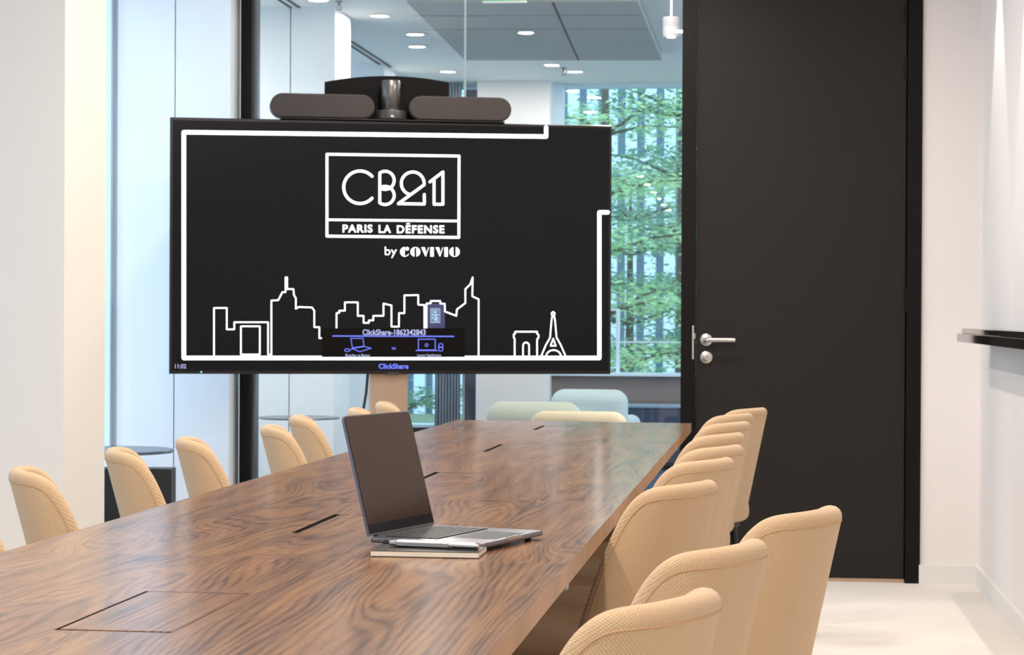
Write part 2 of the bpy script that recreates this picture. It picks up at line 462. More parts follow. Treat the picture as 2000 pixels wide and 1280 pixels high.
# glazed partition
BG = BW + 0.05
struct('trim_3', a_l0, a_l1, BW - 0.01, BW + 0.09, 0, ZC, M['black'], label='black post at the left end of the glass partition')
a_ch = at_b(499, 640, BW).x
struct('trim_4', a_l1, a_ch, BG - 0.02, BG + 0.02, 0, ZC, M['alu'], label='slim grey channel beside the left black post')
struct('trim_5', a_pl, a_dl, BW - 0.012, BW + 0.10, 0, ZC, M['black'], label='black post between glass partition and black door')
struct('trim_6', a_dr, a_fr, BW - 0.012, BW + 0.10, 0, ZC, M['black'], label='black frame on the hinge side of the door')
struct('trim_7', a_l1, a_pl, BG - 0.02, BG + 0.02, 0, 0.05, M['black'], label='black floor channel under the glass partition')
a_j = at_b(906, 640, BG).x
struct('window_4', a_ch, a_j - 0.004, BG - 0.005, BG + 0.005, 0.05, ZC - 0.001, M['glass'], label='left pane of the clear glass partition')
struct('window_5', a_j + 0.004, a_pl, BG - 0.005, BG + 0.005, 0.05, ZC - 0.001, M['glass'], label='right pane of the clear glass partition')
struct('trim_8', a_j - 0.004, a_j + 0.004, BG - 0.006, BG + 0.006, 0.05, ZC, M['glassedge'], label='pale vertical joint between two glass panes')

# door
dw = a_dr - a_dl
dc = room(a_dl + dw / 2, BW + 0.005, 0)
dr = MB().box(-dw / 2 + 0.003, dw / 2 - 0.004, 0, 0.045, 0.018, ZC - 0.01, 0.002).build('door_1', M['door'], loc=dc, rz=-PHI)
tag(dr, 'tall charcoal door with a steel lever handle', 'structure', kind='structure')
def door_local(px, py):
    p = at_b(px, py, BW); return p.x - (a_dl + dw / 2), p.z
hx, hz = door_local(1379.5, 664)
hd = MB().lathe([(0.0001, 0), (0.0265, 0), (0.0265, 0.007), (0.024, 0.009), (0.0001, 0.009)], seg=40, mtx=Matrix.Translation((hx, 0, hz)) @ Matrix.Rotation(math.radians(90), 4, 'X')).build('handle_rose', M['steel'], dr, True)
lx, lz = door_local(1436, 665)
MB().tube([(hx, -0.005, hz), (hx, -0.045, hz), (hx + 0.004, -0.052, hz), (hx + 0.012, -0.056, hz), (lx, -0.056, hz)], 0.0105, 20).build('lever', M['steel'], hd, True)
kx, kz = door_local(1379.5, 698)
kr = MB().lathe([(0.0001, 0), (0.0265, 0), (0.0265, 0.007), (0.024, 0.009), (0.0001, 0.009)], seg=40, mtx=Matrix.Translation((kx, 0, kz)) @ Matrix.Rotation(math.radians(90), 4, 'X')).build('lock_rose', M['steel'], dr, True)
MB().box(kx - 0.004, kx + 0.004, -0.014, -0.008, kz - 0.012, kz + 0.012, 0.002).build('lock_cylinder', M['chrome'], kr)
sx, sz0 = door_local(1354, 702); _, sz1 = door_local(1354, 636)
MB().box(sx - 0.005, sx + 0.003, -0.019, 0.0, sz0, sz1, 0.001).box(sx - 0.001, sx + 0.009, -0.017, 0.0, sz0 + 0.09, sz0 + 0.115).build('strike_plate', M['steel'], dr)
for y0, y1 in ((6, 46), (112, 154), (565, 608), (1020, 1062)):
    ax, z0 = door_local(1770, y1); _, z1 = door_local(1770, y0)
    MB().lathe([(0.0001, 0), (0.008, 0), (0.008, (z1 - z0) / 2 - 0.001), (0.006, (z1 - z0) / 2 - 0.001), (0.006, (z1 - z0) / 2 + 0.001), (0.008, (z1 - z0) / 2 + 0.001), (0.008, z1 - z0), (0.0001, z1 - z0)], c=(ax, -0.006, z0), seg=16).build('hinge', M['black'], dr, True)
MB().box(-dw / 2 + 0.003, dw / 2 - 0.003, 0.004, 0.04, 0.0, 0.016).build('door_seal', M['stand'], dr)

# wall shelf on the right
bs1 = 9.02
zs0 = at_a(1869, 667.5, AR - 0.125).z; zs1 = at_a(1869, 651.5, AR - 0.125).z
pt = at_b(1869, 660, bs1); a_s = pt.x
zs0 = at_b(1869, 667.5, bs1).z; zs1 = at_b(1869, 651.5, bs1).z
sh = empty('wall_shelf', room(AR, 4.5, zs0), -PHI)
tag(sh, 'long glossy black ledge fixed to the right wall', 'shelf')
MB().box(a_s - AR, 0.0, 2.5 - 4.5, bs1 - 4.5, 0, zs1 - zs0, 0.0015).build('ledge', M['shelf'], sh)
MB().box(a_s - AR + 0.022, 0.0, 2.5 - 4.5, bs1 + 0.02 - 4.5, zs1 - zs0, zs1 - zs0 + 0.021, 0.0015).build('upper_rail', M['shelf'], sh)

# ------------------------------------------------------------------ lounge beyond the glass
struct('floor', -6.0, 5.0, BW + 0.06, BF + 0.2, -0.12, 0.0, M['navy'], label='dark blue carpet of the lounge behind the glass')
struct('ceiling', -6.0, 5.0, BW + 0.05, BF + 0.2, ZC2, ZC2 + 0.1, M['ceiling'], label='white ceiling of the lounge behind the glass')
struct('window_8', -6.0, -5.99, BW + 0.16, BF, 0.05, ZC2 - 0.01, M['winglass'], label='unseen glazing added at the left lounge end to let in daylight')  # added out of view so sky light reaches the lounge
struct('window_9', 4.99, 5.0, BW + 0.2, BF, 0.05, ZC2 - 0.01, M['winglass'], label='unseen glazing added at the right lounge end to let in daylight')  # second added pane, also there for sky light
struct('wall_back', a_dl, 5.0, BW + 0.13, BW + 0.2, 0, ZC2, M['wall'], label='rear of the door wall seen from the lounge')
struct('wall_back', -6.0, AL - 0.02, BW + 0.08, BW + 0.16, 0, ZC2, M['wall'], label='rear of the pier wall seen from the lounge')
struct('wall_back', -6.0, 5.0, BW + 0.03, BW + 0.12, ZC + 0.001, ZC2 + 0.1, M['wall'], label='bulkhead over the glass partition')
b65 = 12.35
p652 = at_b(652, 640, b65); a652 = p652.x
b682 = at_a(682, 640, a652).y
a565 = at_b(565, 640, b65).x
struct('wall_left', a565 + 0.003, a652, b65, b682, 0, ZC2, M['pier'], label='right panel of the lounge pier beside the grey post')
struct('wall_left', -4.2, a565 - 0.003, b65, b682, 0, ZC2, M['pier'], label='left panel of the lounge pier beside the grey post')
struct('trim_9', -4.1, a652 - 0.02, b65 + 0.03, b682, 0, ZC2 - 0.01, M['slot'], label='dark joint between the lounge pier panels')
a748 = at_b(748, 640, 15.2).x
struct('wall_left', -4.2, a748, 15.2, 15.7, 0, ZC2, M['pier'], label='white pier at the far end of the lounge')
# far wall: two windows, a white pier between them
aw0 = at_b(750, 640, BF).x; aw1 = at_b(938, 640, BF).x; aw2 = at_b(1078, 640, BF).x; aw3 = 4.0
zt = at_b(1200, 164, BF).z; zsill = at_b(1260, 729, BF).z; zs2 = at_b(880, 829, BF).z
struct('wall_far', -6.0, aw0, BF, BF + 0.15, 0, ZC2, M['wall'], label='far lounge wall hidden behind the screen')
struct('wall_far', aw1, aw2, BF - 0.25, BF + 0.15, 0, ZC2, M['wall'], label='white pier between the two lounge windows')
struct('wall_far', aw2, aw3, BF, BF + 0.15, 0, zsill - 0.02, M['fawn'], label='fawn wall under the wide lounge window')
struct('wall_far', aw3, 5.0, BF, BF + 0.15, 0, ZC2, M['wall'], label='far lounge wall, out of view')
struct('wall_far', aw2, aw3, BF, BF + 0.15, zt, ZC2, M['wall'], label='white strip above the wide lounge window')
struct('wall_far', aw0, aw1, BF, BF + 0.15, 0, zs2 - 0.02, M['navycab'], label='low dark wall under the left lounge window')
struct('wall_far', aw0, aw1, BF, BF + 0.15, zt, ZC2, M['wall'], label='white strip above the left lounge window')
for k, (x0, x1, zs) in enumerate(((aw2, aw3, zsill), (aw0, aw1, zs2))):
    w = struct('window_%d' % (6 + k), x0, x1, BF + 0.05, BF + 0.06, zs, zt, M['winglass'], label=('wide lounge window looking onto trees', 'left lounge window seen under the screen')[k])
    hw = (x1 - x0) / 2; hh = zt - zs
    MB().box(-hw, -hw + (0.085 if k == 0 else 0.03), -0.10, 0.03, 0, hh).box(hw - 0.03, hw, -0.10, 0.03, 0, hh).box(-hw, hw, -0.06, 0.03, hh - 0.03, hh).build('window_frame', M['bluetrim'], w)
    MB().box(-hw, hw, -0.16, 0.06, -0.022, 0.0).build('window_sill', M['bluetrim'], w)
    if k == 0:
        px0 = at_b(1188, 640, BF + 0.03).x - (x0 + x1) / 2; px1 = at_b(1210, 640, BF + 0.03).x - (x0 + x1) / 2
        MB().box(px1 - 0.025, px1, -0.06, 0.03, 0, hh * 0.215).box(px0 - 0.3, px1, -0.05, 0.03, hh * 0.215, hh * 0.222).box(px0 - 0.3, hw, -0.03, 0.03, hh * 0.105, hh * 0.109).build('window_mullion', M['bluetrim'], w)
# dark window strip panel left part
c = struct('trim_10', at_b(905, 640, BF - 0.08).x, at_b(931, 640, BF - 0.08).x, BF - 0.12, BF - 0.06, zs2, zt - 0.05, M['navycab'], label='dark blue upright between left lounge window and white pier')
# sheer curtain
cm = MB(); ca0 = at_b(850, 640, BF - 0.2).x; ca1 = at_b(900, 640, BF - 0.2).x
N = 60
prev = None
for i in range(N + 1):
    x = ca0 + (ca1 - ca0) * i / N; y = 0.02 * math.sin(i * 0.9)
    v0 = cm.bm.verts.new((x - ca0, y, 0)); v1 = cm.bm.verts.new((x - ca0, y, zt - 0.002))
    if prev: cm.bm.faces.new((prev[0], v0, v1, prev[1]))
    prev = (v0, v1)
cu = cm.build('sheer_curtain', M['curtain'], loc=room(ca0, BF - 0.2, 0), rz=-PHI, smooth=True)
tag(cu, 'grey blue sheer curtain hanging at the left lounge window', 'curtain')
md = cu.modifiers.new('thick', 'SOLIDIFY'); md.thickness = 0.003
# low navy cabinet under window
cb = empty('low_cabinet', room(2.0, BF - 0.22, 0), -PHI)
tag(cb, 'low navy cabinet standing under the wide lounge window', 'cabinet')
ctop = at_b(1260, 792, BF - 0.4).z
MB().box(aw2 + 0.02 - 2.0, 1.9, -0.2, 0.2, 0.03, ctop - 0.02, 0.004).build('body', M['navycab'], cb)
MB().box(aw2 + 0.02 - 2.0, 1.9, -0.21, 0.2, ctop - 0.02, ctop, 0.004).build('cabinet_top', M['fin'], cb)
MB().box(aw2 + 0.05 - 2.0, 1.88, -0.18, 0.18, 0.0, 0.03).build('plinth', M['blackm'], cb)
for i in range(6):
    x = aw2 + 0.05 - 2.0 + i * 0.56
    MB().box(x, x + 0.54, -0.215, -0.2, 0.05, ctop - 0.04, 0.003).build('door', M['navycab'], cb)

# grey acoustic raft on the lounge ceiling
zr = ZC2 - 0.05
q = [at_z(*p, zr) for p in ((795, 5), (1245, 3), (1292, 118), (908, 118))]
rf = MB().prism([(v.x - q[0].x, v.y - q[0].y) for v in q], 'z', 0.0, 0.04)
rfo = rf.build('acoustic_ceiling_panel', M['acoustic'], loc=(q[0].x, q[0].y, zr))
tag(rfo, 'large grey acoustic panel hung under the lounge ceiling', 'ceiling panel')
for (p0, p1) in (((807, 31), (1252, 30)), ((825, 58), (1263, 56)), ((1079, 4), (1130, 118))):
    A, B = at_z(*p0, zr - 0.001), at_z(*p1, zr - 0.001)
    g = MB(); d = (B - A).normalized(); n_ = Vector((-d.y, d.x, 0)) * 0.006
    off = Vector((q[0].x, q[0].y, zr))
    g.poly([A - n_ - off, B - n_ - off, B + n_ - off, A + n_ - off]); g.build('panel_joint', M['slot'], rfo)
# linear slot diffusers
for i, pts in enumerate((((538, -4), (597, 34)), ((556, -4), (612, 34)), ((684, 80), (763, 131)), ((684, 89), (749, 131)))):
    A, B = [at_z(*p, ZC2 - 0.002) for p in pts]
    d = (B - A); ln = d.length; ang = math.atan2(d.y, d.x)
    o = MB().box(0, ln, -0.006, 0.006, -0.003, 0.004, 0.001).box(0, ln, -0.009, -0.006, -0.004, 0.003).build('slot_diffuser', M['slot'], loc=A, rz=ang)
    tag(o, ['dark air slot left of the nearer pair on the lounge ceiling', 'dark air slot right of the nearer pair on the lounge ceiling',
            'upper dark air slot of the farther pair on the lounge ceiling', 'lower dark air slot of the farther pair on the lounge ceiling'][i], 'air slot', 'linear air slots in the lounge ceiling')
# downlights
DL = [((742, 31), 'round ceiling downlight nearest the slots, highest in the row'), ((811, 67), 'round ceiling downlight above the camera, upper of two'),
      ((815, 91), 'round ceiling downlight above the camera, lower of two'), ((875, 140), 'far round downlight over the right end of the arched board'),
      ((1123, 140), 'round downlight behind the grey acoustic panel'), ((622, 0), 'round downlight cut by the top edge beside the sprinkler')]
for (p, lab) in DL:
    c = at_z(*p, ZC2 - 0.004)
    e = empty('downlight', c, 0); tag(e, lab, 'downlight', 'round downlights in the lounge ceiling')
    R_ = 0.058
    MB().lathe([(R_, 0.004), (R_ + 0.008, 0.003), (R_ + 0.008, -0.004), (R_, -0.004), (R_ - 0.002, 0.0)], seg=32).build('rim', M['base'], e, True)
    MB().lathe([(0.0, -0.001), (R_ - 0.001, -0.001), (R_ - 0.001, 0.003), (0.0, 0.003)], seg=32).build('diffuser', M['lamp'], e, True)
# sprinklers
for (p, lab) in (((662, 12), 'small sprinkler head at the top edge beside a downlight'), ((1101, 142), 'small grey sprinkler left of the downlight behind the grey panel')):
    c = at_z(p[0], p[1] - 10, ZC2)
    e = empty('sprinkler', c); tag(e, lab, 'sprinkler', 'ceiling sprinklers')
    MB().lathe([(0.0, 0), (0.02, 0), (0.02, -0.006), (0.008, -0.01), (0.008, -0.03), (0.0, -0.03)], seg=16).build('stem', M['lampgrey'], e, True)
    MB().tube([(-0.012, 0, -0.028), (-0.014, 0, -0.045), (0, 0, -0.055), (0.014, 0, -0.045), (0.012, 0, -0.028)], 0.0025, 6).lathe([(0, -0.055), (0.018, -0.055), (0.018, -0.058), (0, -0.058)], seg=16).build('deflector', M['alu'], e, True)
# exit sign
ye = 11.2
A = at_y(942, 6, ye); B = at_y(1029, 6, ye)
ex = empty('exit_sign', Vector(((A.x + B.x) / 2, ye, A.z)), -PHI)
tag(ex, 'green emergency exit sign cut off by the top edge', 'sign')
w_ = (B.x - A.x) / 2
MB().box(-w_, w_, -0.012, 0.012, 0.0, 0.012, 0.003).build('lower_rail', M['base'], ex)
MB().box(-w_ + 0.008, w_ - 0.008, -0.008, 0.008, 0.012, 0.12).build('sign_panel', M['exit'], ex)
MB().box(-w_, w_, -0.03, 0.03, 0.12, ZC2 - A.z, 0.004).build('housing', M['base'], ex)
# ceiling spotlight
ys = 11.0
c0 = at_y(1311, 73, ys); c1 = at_y(1311, 34, ys); rr = (at_y(1328, 50, ys).x - at_y(1294, 50, ys).x) / 2
sp = empty('ceiling_spotlight', Vector((c0.x, ys, c0.z)), 0)
tag(sp, 'grey cylindrical spotlight hanging beside the black door frame', 'spotlight')
h_ = c1.z - c0.z
MB().lathe([(0.0, 0.004), (rr * 0.86, 0.004), (rr * 0.9, 0.0), (rr * 0.97, h_ * 0.2), (rr, h_ * 0.5), (rr * 0.985, h_ * 0.51), (rr, h_ * 0.52), (rr, h_), (0, h_)], seg=36).build('housing', M['lampgrey'], sp, True)
MB().tube([(0, 0, h_), (0, 0, ZC2 - c0.z)], 0.006, 10).build('stem', M['base'], sp, True)
MB().lathe([(0, 0.003), (rr * 0.5, 0.003), (rr * 0.5, -0.001), (0, -0.001)], seg=24).build('lamp_lens', M['lamp'], sp, True)

# lounge armchairs
def armchair(name, m, px0, px1, pytop, ztop, label, rz, round_r=0.085):
    c = at_z((px0 + px1) / 2, pytop, ztop)
    s = F / c.y; w = (px1 - px0) / s
    e = empty(name, Vector((c.x, c.y + 0.1, 0)), rz)
    tag(e, label, 'armchair', 'rolled-back lounge armchairs')
    MB().box(-w / 2, w / 2, -0.11, 0.09, 0.22, ztop, round_r, 8).build('backrest', m, e, True)
    MB().box(-w / 2 + 0.02, w / 2 - 0.02, 0.05, 0.62, 0.16, 0.42, 0.06, 6).build('seat_cushion', m, e, True)
    for sx_ in (-1, 1):
        MB().box(sx_ * (w / 2 - 0.08) - 0.06, sx_ * (w / 2 - 0.08) + 0.06, -0.02, 0.58, 0.14, 0.55, 0.055, 6).build('armrest', m, e, True)
        for sy in (0.0, 0.5):
            MB().tube([(sx_ * (w / 2 - 0.06), sy, 0.18), (sx_ * (w / 2 - 0.06), sy, 0.0)], [0.018, 0.012], 10).build('leg', M['blackm'], e, True)
    return e
armchair('lounge_armchair', M['bluefab'], 1078, 1229, 762, 0.72, 'pale blue lounge armchair, farthest of the three behind the glass', math.radians(-14), 0.08)
armchair('lounge_armchair', M['greenfab'], 950, 1140, 786, 0.69, 'sage green lounge armchair behind the far end of the table', math.radians(-14), 0.09)
armchair('lounge_armchair', M['tanfab'], 1036, 1228, 806, 0.70, 'sand coloured lounge armchair nearest the glass, in front of the blue one', math.radians(-7), 0.07)

# small round lounge table
c = at_z(584, 815, 0.6)
rt = empty('round_table', Vector((c.x, c.y, 0))); tag(rt, 'low round grey table in the lounge seen through the glass', 'table')
R_ = (at_y(664, 815, c.y).x - at_y(504, 815, c.y).x) / 2
MB().lathe([(0, 0.592), (R_ - 0.004, 0.592), (R_, 0.596), (R_ - 0.002, 0.6), (0, 0.6)], seg=64).build('tabletop', M['tabtop'], rt, True)
MB().tube([(0, 0, 0.02), (0, 0, 0.592)], 0.02, 16).build('column', M['blackm'], rt, True)
MB().lathe([(0, 0), (0.16, 0), (0.16, 0.008), (0.03, 0.02), (0, 0.02)], seg=48).build('base', M['blackm'], rt, True)

# ------------------------------------------------------------------ side table and cabinet in the window niche
c = at_z(226, 878, 0.60); tip = at_z(341, 878, 0.60)
st = empty('side_table', Vector((c.x, c.y, 0))); tag(st, 'round dark side table between the two white piers', 'table')
R_ = tip.x - c.x
MB().lathe([(0, 0.588), (R_ - 0.004, 0.588), (R_, 0.594), (R_ - 0.002, 0.6), (0, 0.6)], seg=72).build('tabletop', M['tabtop'], st, True)
MB().tube([(0, 0, 0.5), (0, 0, 0.588)], 0.022, 16).build('column', M['blackm'], st, True)
bx = at_y(334, 917, c.y - 0.07); bx0 = at_y(190, 917, c.y - 0.07)
MB().box(bx0.x - c.x, bx.x - c.x, -0.07, 0.06, 0.0, bx.z, 0.003).build('cabinet_base', M['blackm'], st)

# ------------------------------------------------------------------ conference table
ZT = 0.74; TH = 0.034
Lf = at_z(893, 820.5, ZT); L0 = at_z(0, 1080, ZT)
Rf = at_z(1350, 827, ZT); R0 = at_z(955, 1280, ZT)
tdir = (((Lf - L0).normalized() + (Rf - R0).normalized()) / 2).normalized()
TANG = math.atan2(tdir.x, tdir.y)            # rotation from +Y towards +X
tperp = Vector((tdir.y, -tdir.x, 0))
tb = empty('conference_table', Vector((R0.x, R0.y, 0)) - tperp * 0.5, -TANG)
tag(tb, 'long walnut conference table running towards the screen', 'table')
TBM = Matrix.Translation(tb.location) @ Matrix.Rotation(-TANG, 4, 'Z'); TBI = TBM.inverted()
def tl(px, py, z=ZT):
    return TBI @ at_z(px, py, z)
llf, ll0, lrf, lr0 = [TBI @ v for v in (Lf, L0, Rf, R0)]
def edgeL(y): t = (y - ll0.y) / (llf.y - ll0.y); return ll0.x + (llf.x - ll0.x) * t
def edgeR(y): t = (y - lr0.y) / (lrf.y - lr0.y); return lr0.x + (lrf.x - lr0.x) * t
# seam lines (local y at the left and the right edge); the table is square to itself within a small skew
def seam(p0, p1):
    A, B = tl(*p0), tl(*p1); return ((A.y + B.y) / 2, (B.y - A.y) / (B.x - A.x) * 0.5)
sA = seam((815, 848), (1300, 857)); sB = seam((830, 900), (1283, 910))
yE = (llf.y + lrf.y) / 2; kE = (lrf.y - llf.y) / (lrf.x - llf.x) * 0.8
yC = tl(1114, 1101).y; 
pitch = (sB[0] - yC) / 2
xm = lambda y: (edgeL(y) + edgeR(y)) / 2
seams = [(yC - 2 * pitch, 0), (yC - pitch, 0), (yC, 0), (yC + pitch, sB[1] * 0.3), sB, sA, (yE, kE)]
flaps = [((108, 1231), (282, 1155), (490, 1160), (332, 1237)), ((568, 1040), (658, 1004), (787, 1009), (715, 1045)),
         ((800, 940.5), (857, 922), (963, 925), (921, 945)), ((943, 882), (977, 868), (1066, 870), (1040, 884)), ((1037, 840.5), (1061, 831.5), (1131, 833), (1113, 840))]
def bil(s, k, x): return s + k * (x - xm(s))
for i in range(len(seams) - 1):
    (y0, k0), (y1, k1) = seams[i], seams[i + 1]
    g = 0.0004
    def corner(y, k, left, dy):
        x = edgeL(y) if left else edgeR(y)
        yy = bil(y, k, x) + dy
        x = edgeL(yy) if left else edgeR(yy)
        return Vector((x, yy))
    O4 = [corner(y0, k0, True, g), corner(y0, k0, False, g), corner(y1, k1, False, -g), corner(y1, k1, True, -g)]
    cx, cy = xm((y0 + y1) / 2), (y0 + y1) / 2
    # opening for the cable tray
    fl = None
    if i >= 1:
        P = [tl(*p) for p in flaps[i - 1]]
        # regularise: rectangle aligned with the table
        xl = (P[0].x + P[1].x) / 2; xr = (P[2].x + P[3].x) / 2
        yn = (P[0].y + P[3].y) / 2; yf = (P[1].y + P[2].y) / 2
        fl = (xl, xr, yn, yf)
    mb = MB(); bm = mb.bm
    def V(p, z): return bm.verts.new((p[0] - cx, p[1] - cy, z))
    if fl:
        xl, xr, yn, yf = fl
        I4 = [Vector((xl, yn)), Vector((xr, yn)), Vector((xr, yf)), Vector((xl, yf))]
        ot, ob = [V(p, ZT) for p in O4], [V(p, ZT - TH) for p in O4]
        it, ib = [V(p, ZT) for p in I4], [V(p, ZT - TH) for p in I4]
        for k in range(4):
            k2 = (k + 1) % 4
            bm.faces.new((ot[k], ot[k2], it[k2], it[k])); bm.faces.new((ob[k2], ob[k], ib[k], ib[k2]))
            bm.faces.new((it[k], it[k2], ib[k2], ib[k]))
            bm.faces.new((ob[k], ob[k2], ot[k2], ot[k]))
    else:
        ot, ob = [V(p, ZT) for p in O4], [V(p, ZT - TH) for p in O4]
        bm.faces.new(ot); bm.faces.new(ob[::-1])
        for k in range(4):
            k2 = (k + 1) % 4
            bm.faces.new((ob[k], ob[k2], ot[k2], ot[k]))
    po = mb.build('tabletop_section', M['wood'], tb, loc=(cx, cy, 0))
    po.data.materials.append(M['woodedge'])
    po.data.materials.append(M['hole'])
    for p in po.data.polygons:
        if abs(p.normal.z) < 0.5:
            p.material_index = 1
            if fl and abs(p.center.x + cx - (fl[0] + fl[1]) / 2) < 0.12: p.material_index = 2 if (fl[2] - 0.01 < p.center.y + cy < fl[3] + 0.01) else 1
    if fl:
        w_, h_ = xr - xl, yf - yn
        MB().box(-w_ / 2 - 0.004, w_ / 2 + 0.004, -h_ / 2 - 0.004, h_ / 2 + 0.004, ZT - 0.09, ZT - TH - 0.001).build('cable_tray', M['hole'], po, loc=((xl + xr) / 2 - cx, (yn + yf) / 2 - cy, 0))
        slot = 0.013 if i >= 2 else 0.004
        lid = MB().box(-w_ / 2 + slot, w_ / 2 - 0.0025, -h_ / 2 + (0.0015 if i >= 2 else 0.012), h_ / 2 - 0.0012, ZT - 0.014, ZT - 0.0002, 0.0006, 1).build('cable_lid', M['wood'], po, loc=((xl + xr) / 2 - cx, (yn + yf) / 2 - cy, 0))
    if i < len(seams) - 2:
        # small connector bracket under the right edge
        yb = y1; xb = edgeR(yb)
        MB().box(xb - 0.03, xb - 0.001, yb - 0.035, yb + 0.012, ZT - TH - 0.008, ZT - TH).build('connector_bracket', M['alu'], tb)
for i, (y, k) in enumerate(seams[:-1]):
    yc = (y + seams[i + 1][0]) / 2
    if i in (0, 2, 4, 5):
        for sgn in (-1, 1):
            MB().box(xm(yc) + sgn * 0.07 - 0.02, xm(yc) + sgn * 0.07 + 0.02, yc - 0.3, yc + 0.3, 0.0, ZT - TH - 0.06, 0.004).build('leg', M['blackm'], tb)
        MB().box(xm(yc) - 0.10, xm(yc) + 0.10, yc - 0.3, yc + 0.3, ZT - TH - 0.06, ZT - TH - 0.03).build('support_rail', M['blackm'], tb)

# ------------------------------------------------------------------ upholstered chairs
def chair_shell():
    a, b, p = 0.090, 0.128, 0.74
    ZTOP, ZB, t = 0.802, 0.43, 0.036
    NU, NV = 72, 14
    def P(u, v):
        th = u * math.pi / 2
        c = math.cos(th) ** p if abs(u) < 0.9999 else 0.0
        s = math.copysign(abs(math.sin(th)) ** p, th)
        fw = min(0.992, 1 - c)
        h = ZB + (ZTOP - ZB) * (1 - fw ** 4.2) ** (1 / 2.9)
        h -= 0.010 * fw
        zb = ZB + 0.02 * fw
        z = zb + (h - zb) * v
        low = (ZTOP - z) / 0.4
        return Vector((-a * c + 0.26 * (ZTOP - z), b * s * (1 + 0.42 * low), z))
    us = []
    for i in range(NU + 1):
        w = -1 + 2 * i / NU
        us.append(math.copysign(1 - (1 - abs(w)) ** 1.45, w))
    G = [[P(u, v / NV) for v in range(NV + 1)] for u in us]
    Nn = [[None] * (NV + 1) for _ in us]
    for i in range(NU + 1):
        for j in range(NV + 1):
            i0, i1 = max(i - 1, 0), min(i + 1, NU); j0, j1 = max(j - 1, 0), min(j + 1, NV)
            n = (G[i1][j] - G[i0][j]).cross(G[i][j1] - G[i][j0]).normalized()
            Nn[i][j] = n
    # outward normal should point away from the sitter (-x at the back)
    if Nn[NU // 2][NV // 2].x > 0:
        for r in Nn:
            for j in range(len(r)): r[j] = -r[j]
    bm = bmesh.new(); uvl = bm.loops.layers.uv.new('UVMap'); uvd = {}
    arc = [0.0]
    for i in range(NU): arc.append(arc[-1] + (P(us[i + 1], 0.5) - P(us[i], 0.5)).length)
    def nv(co, uv):
        v = bm.verts.new(co); uvd[v] = uv; return v
    OUT = [[nv(G[i][j] + Nn[i][j] * t / 2, (arc[i], G[i][j].z)) for j in range(NV + 1)] for i in range(NU + 1)]
    INN = [[nv(G[i][j] - Nn[i][j] * t / 2, (arc[i], G[i][j].z)) for j in range(NV + 1)] for i in range(NU + 1)]
    for i in range(NU):
        for j in range(NV):
            bm.faces.new((OUT[i][j], OUT[i + 1][j], OUT[i + 1][j + 1], OUT[i][j + 1]))
            bm.faces.new((INN[i][j], INN[i][j + 1], INN[i + 1][j + 1], INN[i + 1][j]))
    loop = [(i, NV) for i in range(NU + 1)] + [(NU, j) for j in range(NV - 1, -1, -1)] + [(i, 0) for i in range(NU - 1, -1, -1)] + [(0, j) for j in range(1, NV)]
    Ln = len(loop)
    Rd = []
    for k in range(Ln):
        pts = [G[loop[(k + d) % Ln][0]][loop[(k + d) % Ln][1]] for d in (-2, -1, 1, 2)]
        T = ((pts[2] - pts[1]).normalized() + (pts[3] - pts[0]).normalized()).normalized()
        i, j = loop[k]; n = Nn[i][j]
        r = T.cross(n).normalized()
        ci, cj = (min(max(i, 3), NU - 3), min(max(j, 3), NV - 3))
        if r.dot(G[i][j] - G[ci][cj]) < 0: r = -r
        Rd.append(r)
    Rs = [(Rd[k - 1] + Rd[k] * 2 + Rd[(k + 1) % Ln]).normalized() for k in range(Ln)]
    K = 7
    rims = []
    for k in range(Ln):
        i, j = loop[k]; row = [OUT[i][j]]
        for m in range(1, K):
            ph = math.pi * m / K
            co = G[i][j] + (Nn[i][j] * math.cos(ph) + Rs[k] * math.sin(ph)) * t / 2
            row.append(nv(co, (arc[i] + Rs[k].y * t * ph / 2, G[i][j].z + Rs[k].z * t * ph / 2)))
        row.append(INN[i][j]); rims.append(row)
    for k in range(Ln):
        A, B = rims[k], rims[(k + 1) % Ln]
        for m in range(K): bm.faces.new((A[m], A[m + 1], B[m + 1], B[m]))
    for f in bm.faces:
        f.smooth = True
        for l in f.loops: l[uvl].uv = uvd[l.vert]
    bmesh.ops.recalc_face_normals(bm, faces=list(bm.faces))
    me = bpy.data.meshes.new('backrest'); bm.to_mesh(me); bm.free()
    me.materials.append(M['knit'])
    pts = []
    for k in range(Ln):
        i, j = loop[k]
        if j == 0: continue
        pts.append((k, G[i][j] - Rs[k] * 0.004 + Nn[i][j] * (t / 2 + 0.0002)))
    # order from left bottom over the top to right bottom
    seq = [p for k, p in pts if k >= Ln - NV + 1] + [p for k, p in pts if k < Ln - NV + 1]
    return me, seq
SHELL, PIPE = chair_shell()
def make_chair():
    e = empty('upholstered_chair', (0, 0, 0))
    o = bpy.data.objects.new('backrest', SHELL); COL.objects.link(o); o.parent = e
    MB().tube(PIPE, 0.0013, 6).build('seam_piping', M['piping'], o, True)
    s = MB().box(0.0, 0.38, -0.17, 0.17, 0.385, 0.475, 0.035, 5).build('seat', M['knit'], e, True)
    uvl = s.data.uv_layers.new(name='UVMap')
    for l in s.data.loops:
        co = s.data.vertices[l.vertex_index].co; uvl.data[l.index].uv = (co.x + co.z, co.y)
    MB().box(0.04, 0.32, -0.15, 0.15, 0.365, 0.386, 0.004).build('seat_frame', M['legs'], e)
    for x, y in ((0.06, -0.13), (0.06, 0.13), (0.30, -0.13), (0.30, 0.13)):
        MB().tube([(x, y, 0.37), (x * 1.15 - 0.03, y * 1.2, 0.0)], [0.015, 0.010], 12).build('leg', M['legs'], e, True)
    return e
CH = make_chair()
first = [True]
